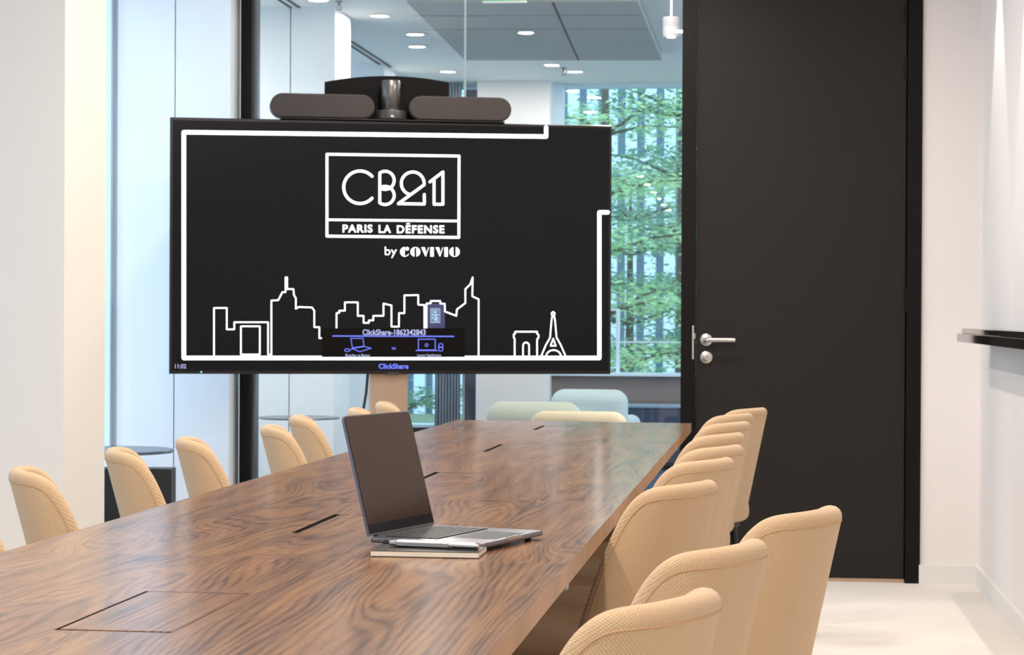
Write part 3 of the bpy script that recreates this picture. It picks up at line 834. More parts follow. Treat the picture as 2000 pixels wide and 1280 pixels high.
def place(px, py, side, label, group, yaw=0.0, ztop=0.82):
    p = at_z(px, py, ztop)
    # forward direction of the chair (towards the table)
    fwd = -tperp if side == 'R' else tperp
    ang = math.atan2(fwd.y, fwd.x) + math.radians(yaw)
    f = Vector((math.cos(ang), math.sin(ang), 0))
    c = p + f * 0.098
    o = CH if first[0] else copy_tree(CH)
    first[0] = False
    o.location = (c.x, c.y, 0); o.rotation_euler = (0, 0, ang)
    o['label'] = label; o['category'] = 'chair'; o['group'] = group
GR, GL = 'cream chairs along the right side of the table', 'cream chairs along the left side of the table'
RCH = [((1380, 1158), 'cream knit chair nearest the camera, cut by the bottom edge', 0),
       ((1478, 1057), 'cream knit chair second from the camera on the right, between nearest and pulled-out one', 0),
       ((1630, 990), 'cream knit chair pulled out farthest from the table, against the white floor', 0),
       ((1384, 938), 'large cream knit chair pushed in right of the laptop', 0),
       ((1420, 893), 'cream knit chair directly behind the large one right of the laptop', 0),
       ((1440, 868), 'right-side cream chair, second behind the large one beside the laptop', 0),
       ((1443, 844), 'right-side cream chair in the middle of the overlapping row', 0),
       ((1456, 822), 'right-side cream chair, third from the far end of the row', 0),
       ((1462, 806), 'right-side cream chair, second from the far end of the row', 0),
       ((1490, 795), 'cream chair at the far right end of the row, against the black door', 0)]
for (p, lab, yw) in RCH: place(p[0] - 0.052 * (p[1] - 616), p[1] + 0.012 * (p[1] - 616), 'R', lab, GR, yw - 23)
LCH = [((26, 914), 'leftmost cream chair seen whole, against the bright pier'),
       ((212, 876), 'left-side cream chair in front of the dark side table'),
       ((350, 855), 'left-side cream chair in front of the panelled white pier'),
       ((515, 831), 'left-side cream chair directly right of the black post'),
       ((570, 812), 'left-side cream chair just left of the laptop, taller of that pair'),
       ((684, 797), 'left-side cream chair peeking over the left corner of the laptop lid'),
       ((738, 785), 'left-side cream chair nearest the screen stand, over the laptop lid')]
for (p, lab) in LCH: place(*p, 'L', lab, GL, 9.0 + math.degrees(math.atan((1000 - p[0]) / F)))
place(-128, 962, 'L', 'cream chair almost outside the left edge of the photo', GL, 24)

# ------------------------------------------------------------------ screen on its stand
TVL, TVR = 8.95, 9.25
pL = at_y(331, 481, TVL); pR = at_y(1194, 487, TVR)
TVA = math.atan2(pR.y - pL.y, pR.x - pL.x)
TVO = Vector((pL.x, pL.y, 0))
tud = Vector((math.cos(TVA), math.sin(TVA), 0)); tnd = Vector((-math.sin(TVA), math.cos(TVA), 0))
TVW = (pR - pL).xy.length
def tv(px, py):
    r = ray(px, py); k = (TVO - CAMP).dot(tnd) / r.dot(tnd); q_ = CAMP + r * k - TVO
    return (q_.dot(tud) - TVW / 2, q_.z)
zb_ = (tv(332, 731.5)[1] + tv(1193, 730.5)[1]) / 2; zt_ = (tv(331, 230.5)[1] + tv(1195, 244)[1]) / 2
tvo = empty('television_on_stand', TVO + tud * TVW / 2, TVA)
tag(tvo, 'large wall-size screen on a floor stand showing a white city skyline drawing', 'television')
hw = TVW / 2
MB().box(-hw, hw, 0, 0.045, zb_, zt_, 0.003).build('housing', M['tvblack'], tvo)
MB().box(-hw * 0.8, hw * 0.8, 0.045, 0.08, zb_ + 0.1, zt_ - 0.15, 0.01).build('rear_cover', M['tvblack'], tvo)
scr = MB().box(-hw + 0.012, hw - 0.010, -0.001, 0.002, zb_ + 0.014, zt_ - 0.012).build('screen', M['screen'], tvo)
cx0, _ = tv(725, 760); cx1, _ = tv(799, 760)
MB().box(cx0, cx1, 0.05, 0.13, 0.03, zt_ - 0.1, 0.003).build('stand_column', M['stand'], tvo)
MB().box(cx0 - 0.3, cx1 + 0.3, -0.24, 0.34, 0.0, 0.03, 0.004).build('stand_base', M['stand'], tvo)
# irregular small things
ix, iz = tv(768, 728)
MB().box(ix - 0.025, ix + 0.025, -0.004, 0.02, zb_ - 0.004, zb_ + 0.006, 0.001).build('sensor_housing', M['graph'], tvo)
lx_, lz_ = tv(393, 727)
MB().lathe([(0, 0), (0.004, 0), (0.004, 0.002), (0, 0.002)], seg=12, mtx=Matrix.Translation((lx_, 0, zb_ + 0.008)) @ Matrix.Rotation(math.radians(90), 4, 'X')).build('status_light', M['led'], tvo)
# top shelf and arched board
s0, _ = tv(548, 240); s1, _ = tv(985, 240)
SHZ = zt_ + 0.007
MB().box(s0, s1, -0.015, 0.13, zt_, SHZ, 0.002).build('top_shelf', M['black'], tvo)
def tvd(px, py, d):
    r = ray(px, py); k = (TVO + tnd * d - CAMP).dot(tnd) / r.dot(tnd); q_ = CAMP + r * k - TVO
    return (q_.dot(tud) - TVW / 2, q_.z)
arc_pts = []
ax0, az0 = tvd(634, 160.5, 0.125); ax1, az1 = tvd(876, 161.5, 0.125); _, azm = tvd(755, 149, 0.125)
NN = 24
for i in range(NN + 1):
    t = i / NN; x = ax0 + (ax1 - ax0) * t
    z = az0 + (az1 - az0) * t + (azm - (az0 + az1) / 2) * (1 - (2 * t - 1) ** 2)
    arc_pts.append((x, z))
MB().prism([(ax0, SHZ), (ax1, SHZ)] + arc_pts[::-1], 'y', 0.115, 0.13).build('arched_board', M['board'], tvo)
# cable
MB().tube([(tv(722, 720)[0], 0.06, tv(722, 720)[1]), (tv(718, 770)[0], 0.07, tv(718, 770)[1]), (tv(712, 810)[0], 0.09, tv(712, 810)[1]), (tv(716, 900)[0], 0.1, 0.031)], 0.006, 8).build('power_cable', M['cable'], tvo, True)

YP = -0.0022
def ribbon(mb, pts, wpx, closed=False, y=YP, capr=True):
    """stroke through points given in photo pixels, drawn on the screen plane"""
    P_ = [Vector(tv(*p)) for p in pts]
    h = wpx / 2 / 461.0
    n = len(P_); segs = [(P_[i], P_[(i + 1) % n]) for i in range(n if closed else n - 1)]
    for A, B in segs:
        d = (B - A)
        if d.length < 1e-6: continue
        d.normalize(); m_ = Vector((-d.y, d.x)) * h
        mb.poly([(A.x - m_.x, y, A.y - m_.y), (B.x - m_.x, y, B.y - m_.y), (B.x + m_.x, y, B.y + m_.y), (A.x + m_.x, y, A.y + m_.y)])
    if capr:
        for A in P_:
            mb.poly([(A.x + h * math.cos(k * math.pi / 5), y, A.y + h * math.sin(k * math.pi / 5)) for k in range(10)])
def arcp(cx_, cy_, r, a0, a1, n=28):
    return [(cx_ + r * math.cos(math.radians(a0 + (a1 - a0) * i / n)), cy_ - r * math.sin(math.radians(a0 + (a1 - a0) * i / n))) for i in range(n + 1)]
def rect(mb, x0, y0, x1, y1, y=YP):
    q_ = [tv(x0, y0), tv(x1, y0), tv(x1, y1), tv(x0, y1)]
    mb.poly([(p[0], y, p[1]) for p in q_])
# border line
mb = MB(); ribbon(mb, [(1066.5, 249), (1066.5, 267), (359, 258.5), (359, 699.5), (1170.5, 699.5), (1170.5, 415), (1187, 415)], 8.4)
mb.build('border_line', M['white_px'], scr)
# logo box with figures
mb = MB()
ribbon(mb, [(638.5, 301.5), (896.5, 305), (896, 464), (638.5, 461.5)], 5.2, True)
ribbon(mb, [(640, 429.5), (896, 432)], 4.6)
ribbon(mb, arcp(703, 366, 31.8, 42, 318, 40), 5.6)
ribbon(mb, [(741.6, 338.5), (741.6, 395.5)], 5.4)
ribbon(mb, arcp(752, 352.5, 17.8, 126, -126, 30), 5.4)
ribbon(mb, arcp(752, 382, 17.8, 126, -126, 30), 5.4)
ribbon(mb, arcp(806, 358.5, 22.3, -108, -360, 34) + [(828.5, 361), (778, 398), (828.6, 398.8), (828.6, 380)], 5.4)
ribbon(mb, [(839.5, 355.5), (865, 336), (865, 399.2), (847.6, 399.2), (847.6, 351)], 5.4)
mb.build('logo_box', M['white_px'], scr)

def text_mesh(body, rect_px, m, name, offset=0.0, spacing=1.0, y=YP - 0.0004):
    cu_ = bpy.data.curves.new('txt', 'FONT'); cu_.body = body; cu_.size = 1.0; cu_.offset = offset; cu_.space_character = spacing
    cu_.resolution_u = 4
    to = bpy.data.objects.new('txt', cu_); COL.objects.link(to)
    bpy.context.view_layer.update()
    me = bpy.data.meshes.new_from_object(to.evaluated_get(bpy.context.evaluated_depsgraph_get()))
    bpy.data.objects.remove(to)
    xs = [v.co.x for v in me.vertices]; ys_ = [v.co.y for v in me.vertices]
    x0, x1, y0, y1 = min(xs), max(xs), min(ys_), max(ys_)
    rx0, ry0, rx1, ry1 = rect_px
    for v in me.vertices:
        u_, w_ = (v.co.x - x0) / (x1 - x0), (v.co.y - y0) / (y1 - y0)
        a_, b_ = tv(rx0 + (rx1 - rx0) * u_, ry1 + (ry0 - ry1) * w_)
        v.co = (a_, y, b_)
    me.name = name; me.materials.clear(); me.materials.append(m)
    for p in me.polygons: p.material_index = 0
    o = bpy.data.objects.new(name, me); COL.objects.link(o); o.parent = scr
    return o
text_mesh('PARIS', (669, 438.8, 727.5, 454.6), M['white_px'], 'city_lettering', 0.028, 1.12)
text_mesh('LA', (739.5, 439.6, 763.5, 455.2), M['white_px'], 'city_lettering', 0.028, 1.15)
text_mesh('DEFENSE', (775, 440.2, 867.8, 456.2), M['white_px'], 'city_lettering', 0.028, 1.15)
mb = MB(); ribbon(mb, [(794.6, 437.2), (799.6, 437.3)], 2.4); mb.build('accent_mark', M['white_px'], scr)
text_mesh('by', (751.5, 482, 775, 504), M['white_px'], 'by_lettering', 0.0)
# heavy stencil lettering
mb = MB()
def disc_half(cx_, cy_, r, a0, a1, gap=0.0, ry=None):
    ry = ry or r
    pts = [(cx_ + gap + r * math.cos(math.radians(a0 + (a1 - a0) * i / 18)), cy_ - ry * math.sin(math.radians(a0 + (a1 - a0) * i / 18))) for i in range(19)]
    q_ = [tv(*p) for p in pts]; mb.poly([(p[0], YP - 0.0004, p[1]) for p in q_])
def pol(pts):
    q_ = [tv(*p) for p in pts]; mb.poly([(p[0], YP - 0.0004, p[1]) for p in q_])
cyv = 492.2
disc_half(791, cyv, 9.6, 95, 265); disc_half(795.0, cyv - 6, 3.6, 0, 360)
ribbon(mb, arcp(790.5, cyv, 8.6, -90, -30, 8), 1.3, y=YP - 0.0004)
disc_half(810.3, cyv, 9.2, 100, 260, 0.4); disc_half(810.3, cyv, 9.2, 80, -80, 1.2); ribbon(mb, [(808.8, 483.6), (813.5, 483.6)], 1.2, y=YP - 0.0004)
for vx in (822.6, 850.5):
    pol([(vx, 483.3), (vx + 7.2, 483.3), (vx + 9.6, 494.5), (vx + 8.2, 501.4)])
    ribbon(mb, [(vx + 14.3, 483.8), (vx + 8.8, 500.6)], 1.1, y=YP - 0.0004)
for ix_ in (840.4, 867.8):
    pol([(ix_, 483.3), (ix_ + 6.6, 483.3), (ix_ + 6.6, 501.6), (ix_, 501.6)])
disc_half(886.8, cyv, 9.4, 100, 260, 0.2); disc_half(886.8, cyv, 9.4, 80, -80, 1.6); ribbon(mb, [(885.3, 501.3), (890, 501.3)], 1.2, y=YP - 0.0004)
mb.build('company_lettering', M['white_px'], scr)
# skyline
c4 = lambda L_: [(320 + x / 4.1667, 520 + y / 4.1667) for x, y in L_]
c5 = lambda L_: [(780 + x / 4.5455, 520 + y / 4.5455) for x, y in L_]
mb = MB()
ribbon(mb, c4([(408, 735), (408, 341), (512, 341), (512, 515), (573, 515), (573, 457), (848, 457), (848, 720), (875, 720), (875, 280), (930, 278), (965, 212), (990, 212), (990, 92), (1003, 92), (1003, 187), (1055, 187), (1058, 235), (1074, 262), (1074, 347), (1098, 333), (1205, 337), (1224, 362), (1224, 497), (1265, 497), (1265, 587), (1283, 587)]), 2.9)
mb.build('skyline_drawing', M['white_px'], scr); mb = MB()
ribbon(mb, c4([(627, 490), (781, 490), (781, 720), (627, 720)]), 2.9, True)
mb.build('skyline_drawing', M['white_px'], scr); mb = MB()
ribbon(mb, c4([(1405, 503), (1405, 383), (1427, 380), (1427, 363), (1473, 363), (1473, 295), (1578, 295), (1578, 405), (1625, 405), (1625, 462), (1668, 462), (1668, 442), (1704, 442), (1704, 405), (1787, 405), (1787, 305), (1852, 320), (1852, 493), (1913, 493), (1913, 383), (1957, 383), (1957, 238)]) + c5([(45, 260), (167, 257), (167, 342), (222, 347), (222, 552)]), 2.9)
mb.build('skyline_drawing', M['white_px'], scr); mb = MB()
ribbon(mb, c5([(240, 552), (240, 333), (278, 330), (278, 310), (362, 310), (362, 333), (403, 335), (403, 403), (505, 442), (510, 385), (585, 328), (585, 205), (630, 160), (650, 100), (647, 268), (703, 295), (703, 800)]), 2.9)
mb.build('skyline_drawing', M['white_px'], scr)
mb = MB()
ribbon(mb, c5([(1023, 800), (1023, 645), (1015, 635), (1015, 605), (1027, 600), (1027, 583), (1222, 583), (1222, 600), (1235, 610), (1235, 635), (1222, 650), (1222, 800)]), 3.0)
ribbon(mb, c5([(1097, 800), (1097, 712)]) + [(780 + (1124 + 27 * math.cos(a_)) / 4.5455, 520 + (708 - 30 * math.sin(a_)) / 4.5455) for a_ in [math.pi - i * math.pi / 10 for i in range(11)]] + c5([(1151, 800)]), 2.8)
mb.build('arch_drawing', M['white_px'], scr)
mb = MB()
ribbon(mb, c5([(1258, 800), (1300, 700), (1337, 636), (1350, 482), (1358, 440), (1350, 420), (1365, 406), (1380, 420), (1373, 440), (1381, 482), (1395, 636), (1432, 700), (1475, 800)]), 2.8)
ribbon(mb, c5([(1342, 708), (1365, 644), (1388, 708)]), 2.6, True)
ribbon(mb, [(780 + (1368 + 66 * math.cos(a_)) / 4.5455, 520 + (804 - 58 * math.sin(a_)) / 4.5455) for a_ in [math.pi - i * math.pi / 14 for i in range(15)]], 2.8)
mb.build('lattice_tower_drawing', M['white_px'], scr)
mb = MB(); rect(mb, 834.5, 593, 868.8, 641, YP + 0.0006); tw = mb.build('tower_fill', M['tower_px'], scr)
mb = MB(); rect(mb, 840.5, 602.5, 859.6, 631, YP + 0.0003); mb.build('tower_sign', M['sky_px'], scr)
mb = MB()
ribbon(mb, arcp(848, 610, 3.4, 30, 330, 12), 1.2, y=YP)
ribbon(mb, [(854, 606), (854, 614), (857, 612), (854, 610), (857, 608), (854, 606)], 1.0, y=YP)
ribbon(mb, [(844, 618), (848, 617), (848, 621), (844, 626), (849, 626)], 1.2, y=YP); ribbon(mb, [(853, 619), (856, 617), (856, 627)], 1.2, y=YP)
ribbon(mb, [(842.3, 604.3), (857.8, 604.3), (857.8, 628.2), (842.3, 628.2)], 1.0, True, y=YP)
mb.build('tower_lettering', M['screen'], scr)
# dark overlay with its icons
mb = MB(); rect(mb, 628.5, 641.5, 907.5, 697.8, YP - 0.0006); mb.build('overlay_panel', M['overlay'], scr)
YO = YP - 0.0014
text_mesh('ClickShare-1862342843', (708, 643.6, 831, 655), M['pale_px'], 'network_name', 0.02, 1.0, YO)
mb = MB(); ribbon(mb, [(650, 656.6), (886, 657.4)], 2.4, y=YO)
c6 = lambda L_: [(600 + x / 5.882, 620 + y / 5.882) for x, y in L_]
ribbon(mb, c6([(500, 242), (640, 242), (652, 332), (518, 352)]), 1.5, True, y=YO)
ribbon(mb, c6([(518, 358), (652, 336), (735, 356), (600, 396)]), 1.5, True, y=YO)
ribbon(mb, [(600 + (458 + 30 * math.cos(a_)) / 5.882, 620 + (378 + 16 * math.sin(a_)) / 5.882) for a_ in [i * math.pi / 8 for i in range(16)]], 1.5, True, y=YO)
ribbon(mb, c6([(490, 374), (530, 360)]), 1.5, y=YO)
ribbon(mb, c6([(1276, 252), (1470, 252), (1470, 376), (1276, 376)]), 1.7, True, y=YO)
ribbon(mb, c6([(1250, 382), (1492, 382)]), 2.0, y=YO)
ribbon(mb, arcp(600 + 1370 / 5.882, 620 + 320 / 5.882, 2.8, 0, 340, 14), 1.5, y=YO)
ribbon(mb, c6([(1518, 304), (1550, 304), (1557, 318), (1557, 376), (1548, 388), (1518, 388), (1510, 376), (1510, 318)]), 1.5, True, y=YO)
ribbon(mb, c6([(1510, 345), (1557, 345)]), 2.2, y=YO)
mb.build('overlay_icons', M['blue_px'], scr)
text_mesh('Brancher un Button', (674.8, 691.5, 722, 697), M['pale_px'], 'icon_caption', 0.01, 1.0, YO)
text_mesh("Lancer l'application", (815, 691.5, 861.3, 697.6), M['pale_px'], 'icon_caption', 0.01, 1.0, YO)
text_mesh('ou', (765, 678.6, 772.5, 683), M['blue_px'], 'icon_caption', 0.02, 1.0, YO)
text_mesh('ClickShare', (739.3, 710.6, 797.6, 720.8), M['blue_px'], 'bar_lettering', 0.03, 1.0, YO)
text_mesh('11:02', (341.8, 711.4, 363.6, 720.0), M['pale_px'], 'clock_digits', 0.01, 1.0, YO)

# loudspeakers on top of the screen
def speaker(px0, px1, pyc, label):
    x0, _ = tv(px0, pyc); x1, zc = tv(px1, pyc); _, zc = tv((px0 + px1) / 2, pyc)
    w = x1 - x0; h = 0.103; r = h / 2
    base = tvo.matrix_basis @ Vector(((x0 + x1) / 2, 0.03, SHZ)) if False else (TVO + tud * (TVW / 2 + (x0 + x1) / 2) + tnd * 0.035 + Vector((0, 0, SHZ + 0.001)))
    e = empty('loudspeaker', base, TVA)
    tag(e, label, 'speaker', 'loudspeakers on top of the screen')
    def stad(rr_, hw_):
        pts = []
        for i in range(17): pts.append((hw_ - r + rr_ * math.cos(-math.pi / 2 + math.pi * i / 16), r + rr_ * math.sin(-math.pi / 2 + math.pi * i / 16)))
        for i in range(17): pts.append((-hw_ + r + rr_ * math.cos(math.pi / 2 + math.pi * i / 16), r + rr_ * math.sin(math.pi / 2 + math.pi * i / 16)))
        return pts
    MB().prism(stad(r, w / 2), 'y', -0.03, 0.045).build('cabinet', M['graph'], e, True)
    g = MB(); P1 = stad(r - 0.0015, w / 2); P2 = stad(r - 0.006, w / 2)
    A = [g.bm.verts.new((p[0], -0.0305, p[1])) for p in P1]; B = [g.bm.verts.new((p[0], -0.037, p[1])) for p in P2]
    for i in range(len(A)): g.bm.faces.new((A[i], A[(i + 1) % len(A)], B[(i + 1) % len(A)], B[i]))
    g.bm.faces.new(B)
    g.build('grille', M['grille'], e, True)
    MB().box(-w / 2 + r, w / 2 - r, -0.02, 0.03, -0.001, 0.004).build('foot', M['blackm'], e)
speaker(528, 731.5, 211, 'long rounded grey loudspeaker on top of the screen, left of the camera')
speaker(799.5, 999, 213, 'long rounded dark loudspeaker on top of the screen, right of the camera')
# conference camera
x0, _ = tv(734, 222); x1, _ = tv(797, 222); xc = (tv(766, 222)[0])
ce = empty('conference_camera', TVO + tud * (TVW / 2 + xc) + tnd * 0.06 + Vector((0, 0, SHZ)), TVA)
tag(ce, 'cylindrical conference camera between the two loudspeakers', 'camera')
rb = (x1 - x0) / 2; zt1 = tv(762, 154)[1] - SHZ; zt0 = tv(762, 213)[1] - SHZ
rl = (tv(780.5, 190)[0] - tv(742.5, 190)[0]) / 2
MB().lathe([(0, 0), (rb * 0.92, 0), (rb, 0.006), (rb, zt0 - 0.008), (rb * 0.97, zt0 - 0.003), (0, zt0 - 0.003)], seg=48).build('base', M['graph'], ce, True)
MB().lathe([(0, zt0 - 0.003), (rl * 0.9, zt0 - 0.003), (rl * 0.9, zt0 + 0.002), (0, zt0 + 0.002)], seg=48).build('neck', M['blackm'], ce, True)
MB().lathe([(0, zt0 + 0.002), (rl * 0.97, zt0 + 0.002), (rl * 0.98, zt0 + 0.012), (rl, zt0 + 0.013), (rl, zt1 - 0.006), (rl * 0.9, zt1 - 0.001), (0, zt1)], seg=48).build('barrel', M['lens'], ce, True)
mb = MB()
for (u0, u1, v0, v1) in ((-0.006, -0.001, 0.012, 0.018), (0.0, 0.003, 0.012, 0.018), (0.004, 0.0055, 0.008, 0.018)):
    mb.box(u0, u1, -rb - 0.001, -rb + 0.001, v0, v1)
mb.build('maker_mark', M['base'], ce)

# ------------------------------------------------------------------ laptop
NH = at_z(719, 1051, 0.757); NF = at_z(945, 1061, 0.757); FF = at_z(1070, 1038.5, 0.757)
v1 = (NF - NH).normalized(); v2 = (FF - NF).normalized()
ang = (math.atan2(v1.y, v1.x) + math.atan2(v2.y, v2.x) - math.pi / 2) / 2
LA = ang
e1 = Vector((math.cos(LA), math.sin(LA), 0)); e2 = Vector((-math.sin(LA), math.cos(LA), 0))
LD, LW = 0.226, 0.257
org = NF - e1 * LD + e2 * LW / 2; org.z = ZT
lt = empty('laptop', org, LA)
tag(lt, 'open grey laptop standing on the walnut table, screen dark', 'laptop')
zb0, zb1 = 0.004, 0.0165
body = MB().box(0, LD, -LW / 2, LW / 2, zb0 + 0.0025, zb1, 0.003, 3).build('base', M['lapalu'], lt, True)
for x in (0.02, LD - 0.02):
    for y in (-LW / 2 + 0.025, LW / 2 - 0.025):
        MB().lathe([(0, 0), (0.006, 0), (0.007, zb0 + 0.003), (0, zb0 + 0.003)], c=(x, y, 0), seg=16).build('foot', M['blackm'], lt, True)
MB().box(0.018, 0.125, -LW / 2 + 0.022, LW / 2 - 0.022, zb1 - 0.0006, zb1 + 0.0002).build('keyboard_well', M['bezel'], body)
kb = MB()
for r in range(6):
    x0 = 0.020 + r * 0.0173
    nk = 14; step = (LW - 0.05) / nk
    for k in range(nk):
        if r == 5 and 4 <= k <= 8:
            if k == 4: kb.box(x0, x0 + 0.0150, -LW / 2 + 0.025 + 4 * step, -LW / 2 + 0.025 + 9 * step - 0.002, zb1, zb1 + 0.0013, 0.0004, 1)
            continue
        kb.box(x0, x0 + 0.0150, -LW / 2 + 0.025 + k * step, -LW / 2 + 0.025 + (k + 1) * step - 0.002, zb1, zb1 + 0.0013, 0.0004, 1)
kb.build('keys', M['keys'], body)
MB().box(0.135, LD - 0.008, -0.065, 0.065, zb1 - 0.0002, zb1 + 0.0003, 0.0001, 1).build('trackpad', M['pad'], body)
MB().box(LD - 0.003, LD + 0.0006, -0.03, 0.03, zb1 - 0.004, zb1 + 0.0002).build('opening_notch', M['chrome'], body)
for x in (0.032, 0.048):
    MB().box(x - 0.0045, x + 0.0045, -LW / 2 - 0.0004, -LW / 2 + 0.003, zb0 + 0.006, zb0 + 0.0092, 0.0012, 2).build('side_port', M['blackm'], body)
MB().tube([(0.001, -LW / 2 + 0.02, zb1 - 0.002), (0.001, LW / 2 - 0.02, zb1 - 0.002)], 0.005, 12).build('hinge', M['blackm'], lt, True)
tilt = math.radians(14.5)
LM = Matrix.Translation((0.0, 0, zb1 + 0.001)) @ Matrix.Rotation(-tilt, 4, 'Y')
LH = 0.222
def lid_outline(hw_, h0, h1, r):
    pts = [(-hw_, h0), (hw_, h0)]
    for i in range(7): pts.append((hw_ - r + r * math.cos(i * math.pi / 12), h1 - r + r * math.sin(i * math.pi / 12)))
    for i in range(7): pts.append((-hw_ + r + r * math.cos(math.pi / 2 + i * math.pi / 12), h1 - r + r * math.sin(math.pi / 2 + i * math.pi / 12)))
    return pts
g = MB().prism(lid_outline(LW / 2, 0, LH, 0.011), 'x', -0.006, -0.0008); g.bm.transform(LM)
lid = g.build('lid', M['lapalu'], lt, True)
g = MB().prism(lid_outline(LW / 2 - 0.002, 0.004, LH - 0.002, 0.009), 'x', -0.0009, 0.0004); g.bm.transform(LM)
g.build('display_glass', M['lapblack'], lid)
g = MB().box(0.0002, 0.0007, -LW / 2 + 0.003, LW / 2 - 0.003, 0.005, 0.022); g.bm.transform(LM)
g.build('lower_bezel', M['bezel'], lid)

# ------------------------------------------------------------------ notebook and pen
n0 = at_z(723, 1088, ZT); n1 = at_z(935, 1092, ZT); n2 = at_z(976, 1079, ZT)
NA = math.atan2(n1.y - n0.y, n1.x - n0.x)
NWd = (n1 - n0).length
u1 = Vector((math.cos(NA), math.sin(NA), 0)); u2 = Vector((-math.sin(NA), math.cos(NA), 0))
ND = 0.108
nb = empty('notebook', n0 + u1 * NWd / 2 + u2 * ND / 2, NA)
nb.location.z = ZT
tag(nb, 'thin black notebook with white page edges under a silver pen', 'notebook')
# parallelogram skew follows the photo
sk = max(-0.3, min(0.3, (n2 - n1).dot(u1) / max(0.05, (n2 - n1).dot(u2))))
def pg(z0, z1, ins=0.0):
    h = ND / 2 - ins; w = NWd / 2 - ins
    return MB().box(-w, w, -h, h, z0, z1, 0.0004, 1)
pg(0.0012, 0.0098, 0.0008).build('pages', M['paper'], nb)
pg(0.0098, 0.0110).build('front_cover', M['cover'], nb)
pg(0.0, 0.0012).build('back_cover', M['cover'], nb)
ZN = ZT + 0.0112
pa = at_z(762, 1064, ZN + 0.004); pb = at_z(936, 1071, ZN + 0.004)
PA = math.atan2(pb.y - pa.y, pb.x - pa.x); PL = (pb - pa).length
# keep the pen on the notebook
pe = empty('pen', Vector((pa.x, pa.y, ZN)), PA)
nbI = (Matrix.Translation(nb.location) @ Matrix.Rotation(NA, 4, 'Z')).inverted()
tag(pe, 'silver pen lying on the black notebook in front of the laptop', 'pen')
RY = Matrix.Rotation(math.radians(90), 4, 'Y')
rp = 0.0066
def seg(name, x0, x1, r0, r1, m, parent=None):
    return MB().lathe([(0, 0), (r0, 0), (r1, x1 - x0), (0, x1 - x0)], seg=6 if name == 'barrel' else 20, mtx=Matrix.Translation((x0, 0, rp)) @ RY).build(name, m, parent or pe, name != 'barrel')
seg('end_button', 0, 0.008, 0.0048, 0.0052, M['chrome'])
seg('end_collar', 0.008, 0.014, 0.0062, 0.0066, M['chrome'])
seg('barrel', 0.014, PL * 0.66, rp, rp, M['steel'])
seg('middle_ring', PL * 0.66, PL * 0.68, rp + 0.0004, rp + 0.0004, M['chrome'])
cp_ = seg('cap', PL * 0.68, PL - 0.006, rp * 0.97, rp * 0.97, M['steel'])
seg('tip_ring', PL - 0.006, PL, rp, rp * 0.9, M['chrome'])
MB().box(PL * 0.72, PL - 0.004, -rp - 0.002, -rp + 0.0005, rp - 0.004, rp, 0.0006, 1).build('clip', M['blackm'], cp_)

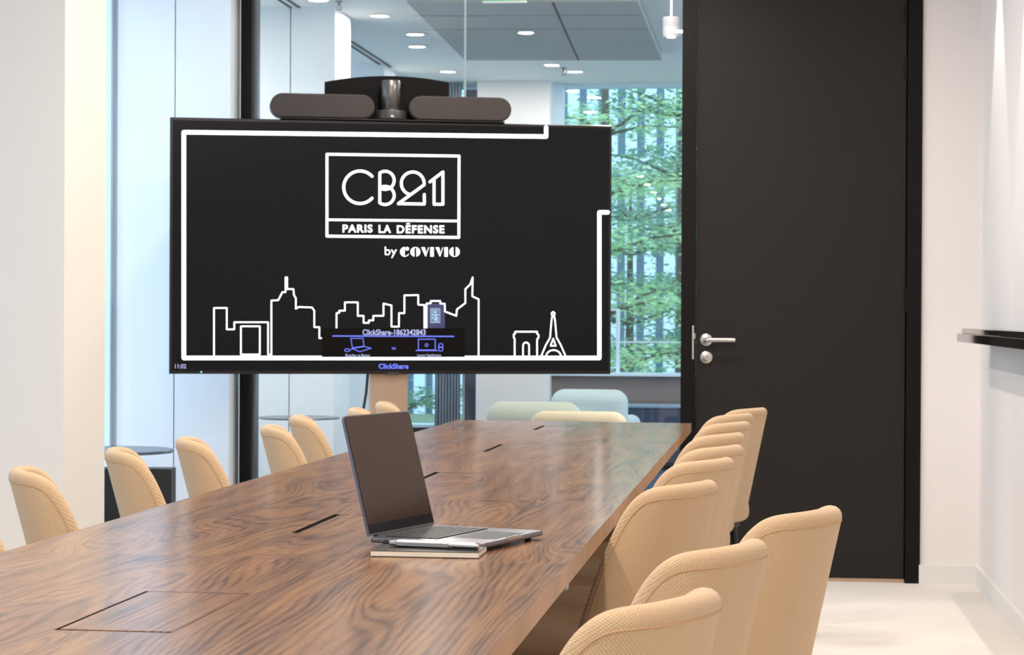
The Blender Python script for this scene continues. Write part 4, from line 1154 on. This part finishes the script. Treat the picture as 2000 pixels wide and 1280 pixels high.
# ------------------------------------------------------------------ outdoors beyond the windows
gd = MB().box(-30, 30, 0, 40, -0.2, 0).build('ground_outside', M['ground'], loc=room(0, BF + 0.3, -0.6), rz=-PHI)
tag(gd, 'green planted ground outside the lounge windows', 'ground', kind='structure')
bl = empty('office_building', room(2.0, 38, -0.6), -PHI)
tag(bl, 'blue grey office building with vertical fins behind the trees', 'building')
MB().box(-16, 16, 0, 4, 0, 22).build('wall', M['fin'], bl)
for i in range(60):
    x = -9 + i * 0.34
    MB().box(x, x + 0.2, -0.25, 0.0, 0, 22).build('facade_fin', M['facade'], bl)
for z in (4.2, 8.4):
    MB().box(-16, 16, -0.32, -0.05, z, z + 0.35).build('floor_band', M['facade'], bl)
def tree(loc, h, tiers, rad, nleaf, m, label, seed, lean=0.0):
    rnd = random.Random(seed)
    e = empty('tree', loc); tag(e, label, 'tree', 'trees outside the lounge windows')
    tr = MB(); top = Vector((lean, 0, h))
    tr.tube([(0, 0, 0), (lean * 0.3, 0, h * 0.4), (lean * 0.7, 0, h * 0.75), top], [0.07, 0.055, 0.035, 0.01], 8)
    tr.build('trunk', M['bark'], e, True)
    br = MB(); centers = []
    for k in range(tiers):
        z = h * (0.12 + 0.88 * k / (tiers - 1)); a = rnd.uniform(0, 6.283)
        n = 4
        for j in range(n):
            a += 6.283 / n + rnd.uniform(-0.4, 0.4)
            L_ = rad * rnd.uniform(0.55, 1.0) * (1 - 0.35 * k / tiers)
            s_ = Vector((lean * z / h, 0, z - 0.15)); t_ = s_ + Vector((math.cos(a) * L_, math.sin(a) * L_, rnd.uniform(0.1, 0.35)))
            br.tube([s_, (s_ + t_) / 2 + Vector((0, 0, 0.06)), t_], [0.022, 0.014, 0.004], 5, False)
            for q_ in (0.45, 0.7, 0.95): centers.append(s_.lerp(t_, q_))
    br.build('branches', M['bark'], e, True)
    lf = MB(); bm = lf.bm
    for i in range(nleaf):
        c_ = rnd.choice(centers); 
        p = c_ + Vector((rnd.gauss(0, 0.26), rnd.gauss(0, 0.26), rnd.gauss(0, 0.07)))
        s_ = rnd.uniform(0.03, 0.06); ang_ = rnd.uniform(0, 6.283)
        d = Vector((math.cos(ang_), math.sin(ang_), rnd.uniform(-0.5, 0.3))).normalized()
        n_ = Vector((rnd.uniform(-0.6, 0.6), rnd.uniform(-0.9, 0.3), 1)).normalized(); w = d.cross(n_).normalized() * s_ * 0.45
        vs = [bm.verts.new(p - d * s_), bm.verts.new(p + w), bm.verts.new(p + d * s_), bm.verts.new(p - w)]
        bm.faces.new(vs)
    lf.build('foliage', m, e)
tree(at_y(1180, 640, 22.0) * 1 - Vector((0, 0, at_y(1180, 640, 22.0).z + 0.6)), 5.6, 9, 1.35, 11000, M['leaf'], 'light green tree in the middle of the wide lounge window', 3)
tree(at_y(1330, 640, 24.5) * 1 - Vector((0, 0, at_y(1330, 640, 24.5).z + 0.6)), 6.2, 9, 1.5, 11000, M['leafd'], 'deep green tree at the right of the wide lounge window', 5)
tree(at_y(1230, 640, 28) * 1 - Vector((0, 0, at_y(1230, 640, 28).z + 0.6)), 3.6, 8, 1.9, 12000, M['leafd'], 'deep green bushy tree low behind the light green tree', 8)
tree(at_y(770, 640, 28) * 1 - Vector((0, 0, at_y(770, 640, 28).z + 0.6)), 5.2, 8, 1.5, 9000, M['leafd'], 'green tree behind the left lounge window', 9)
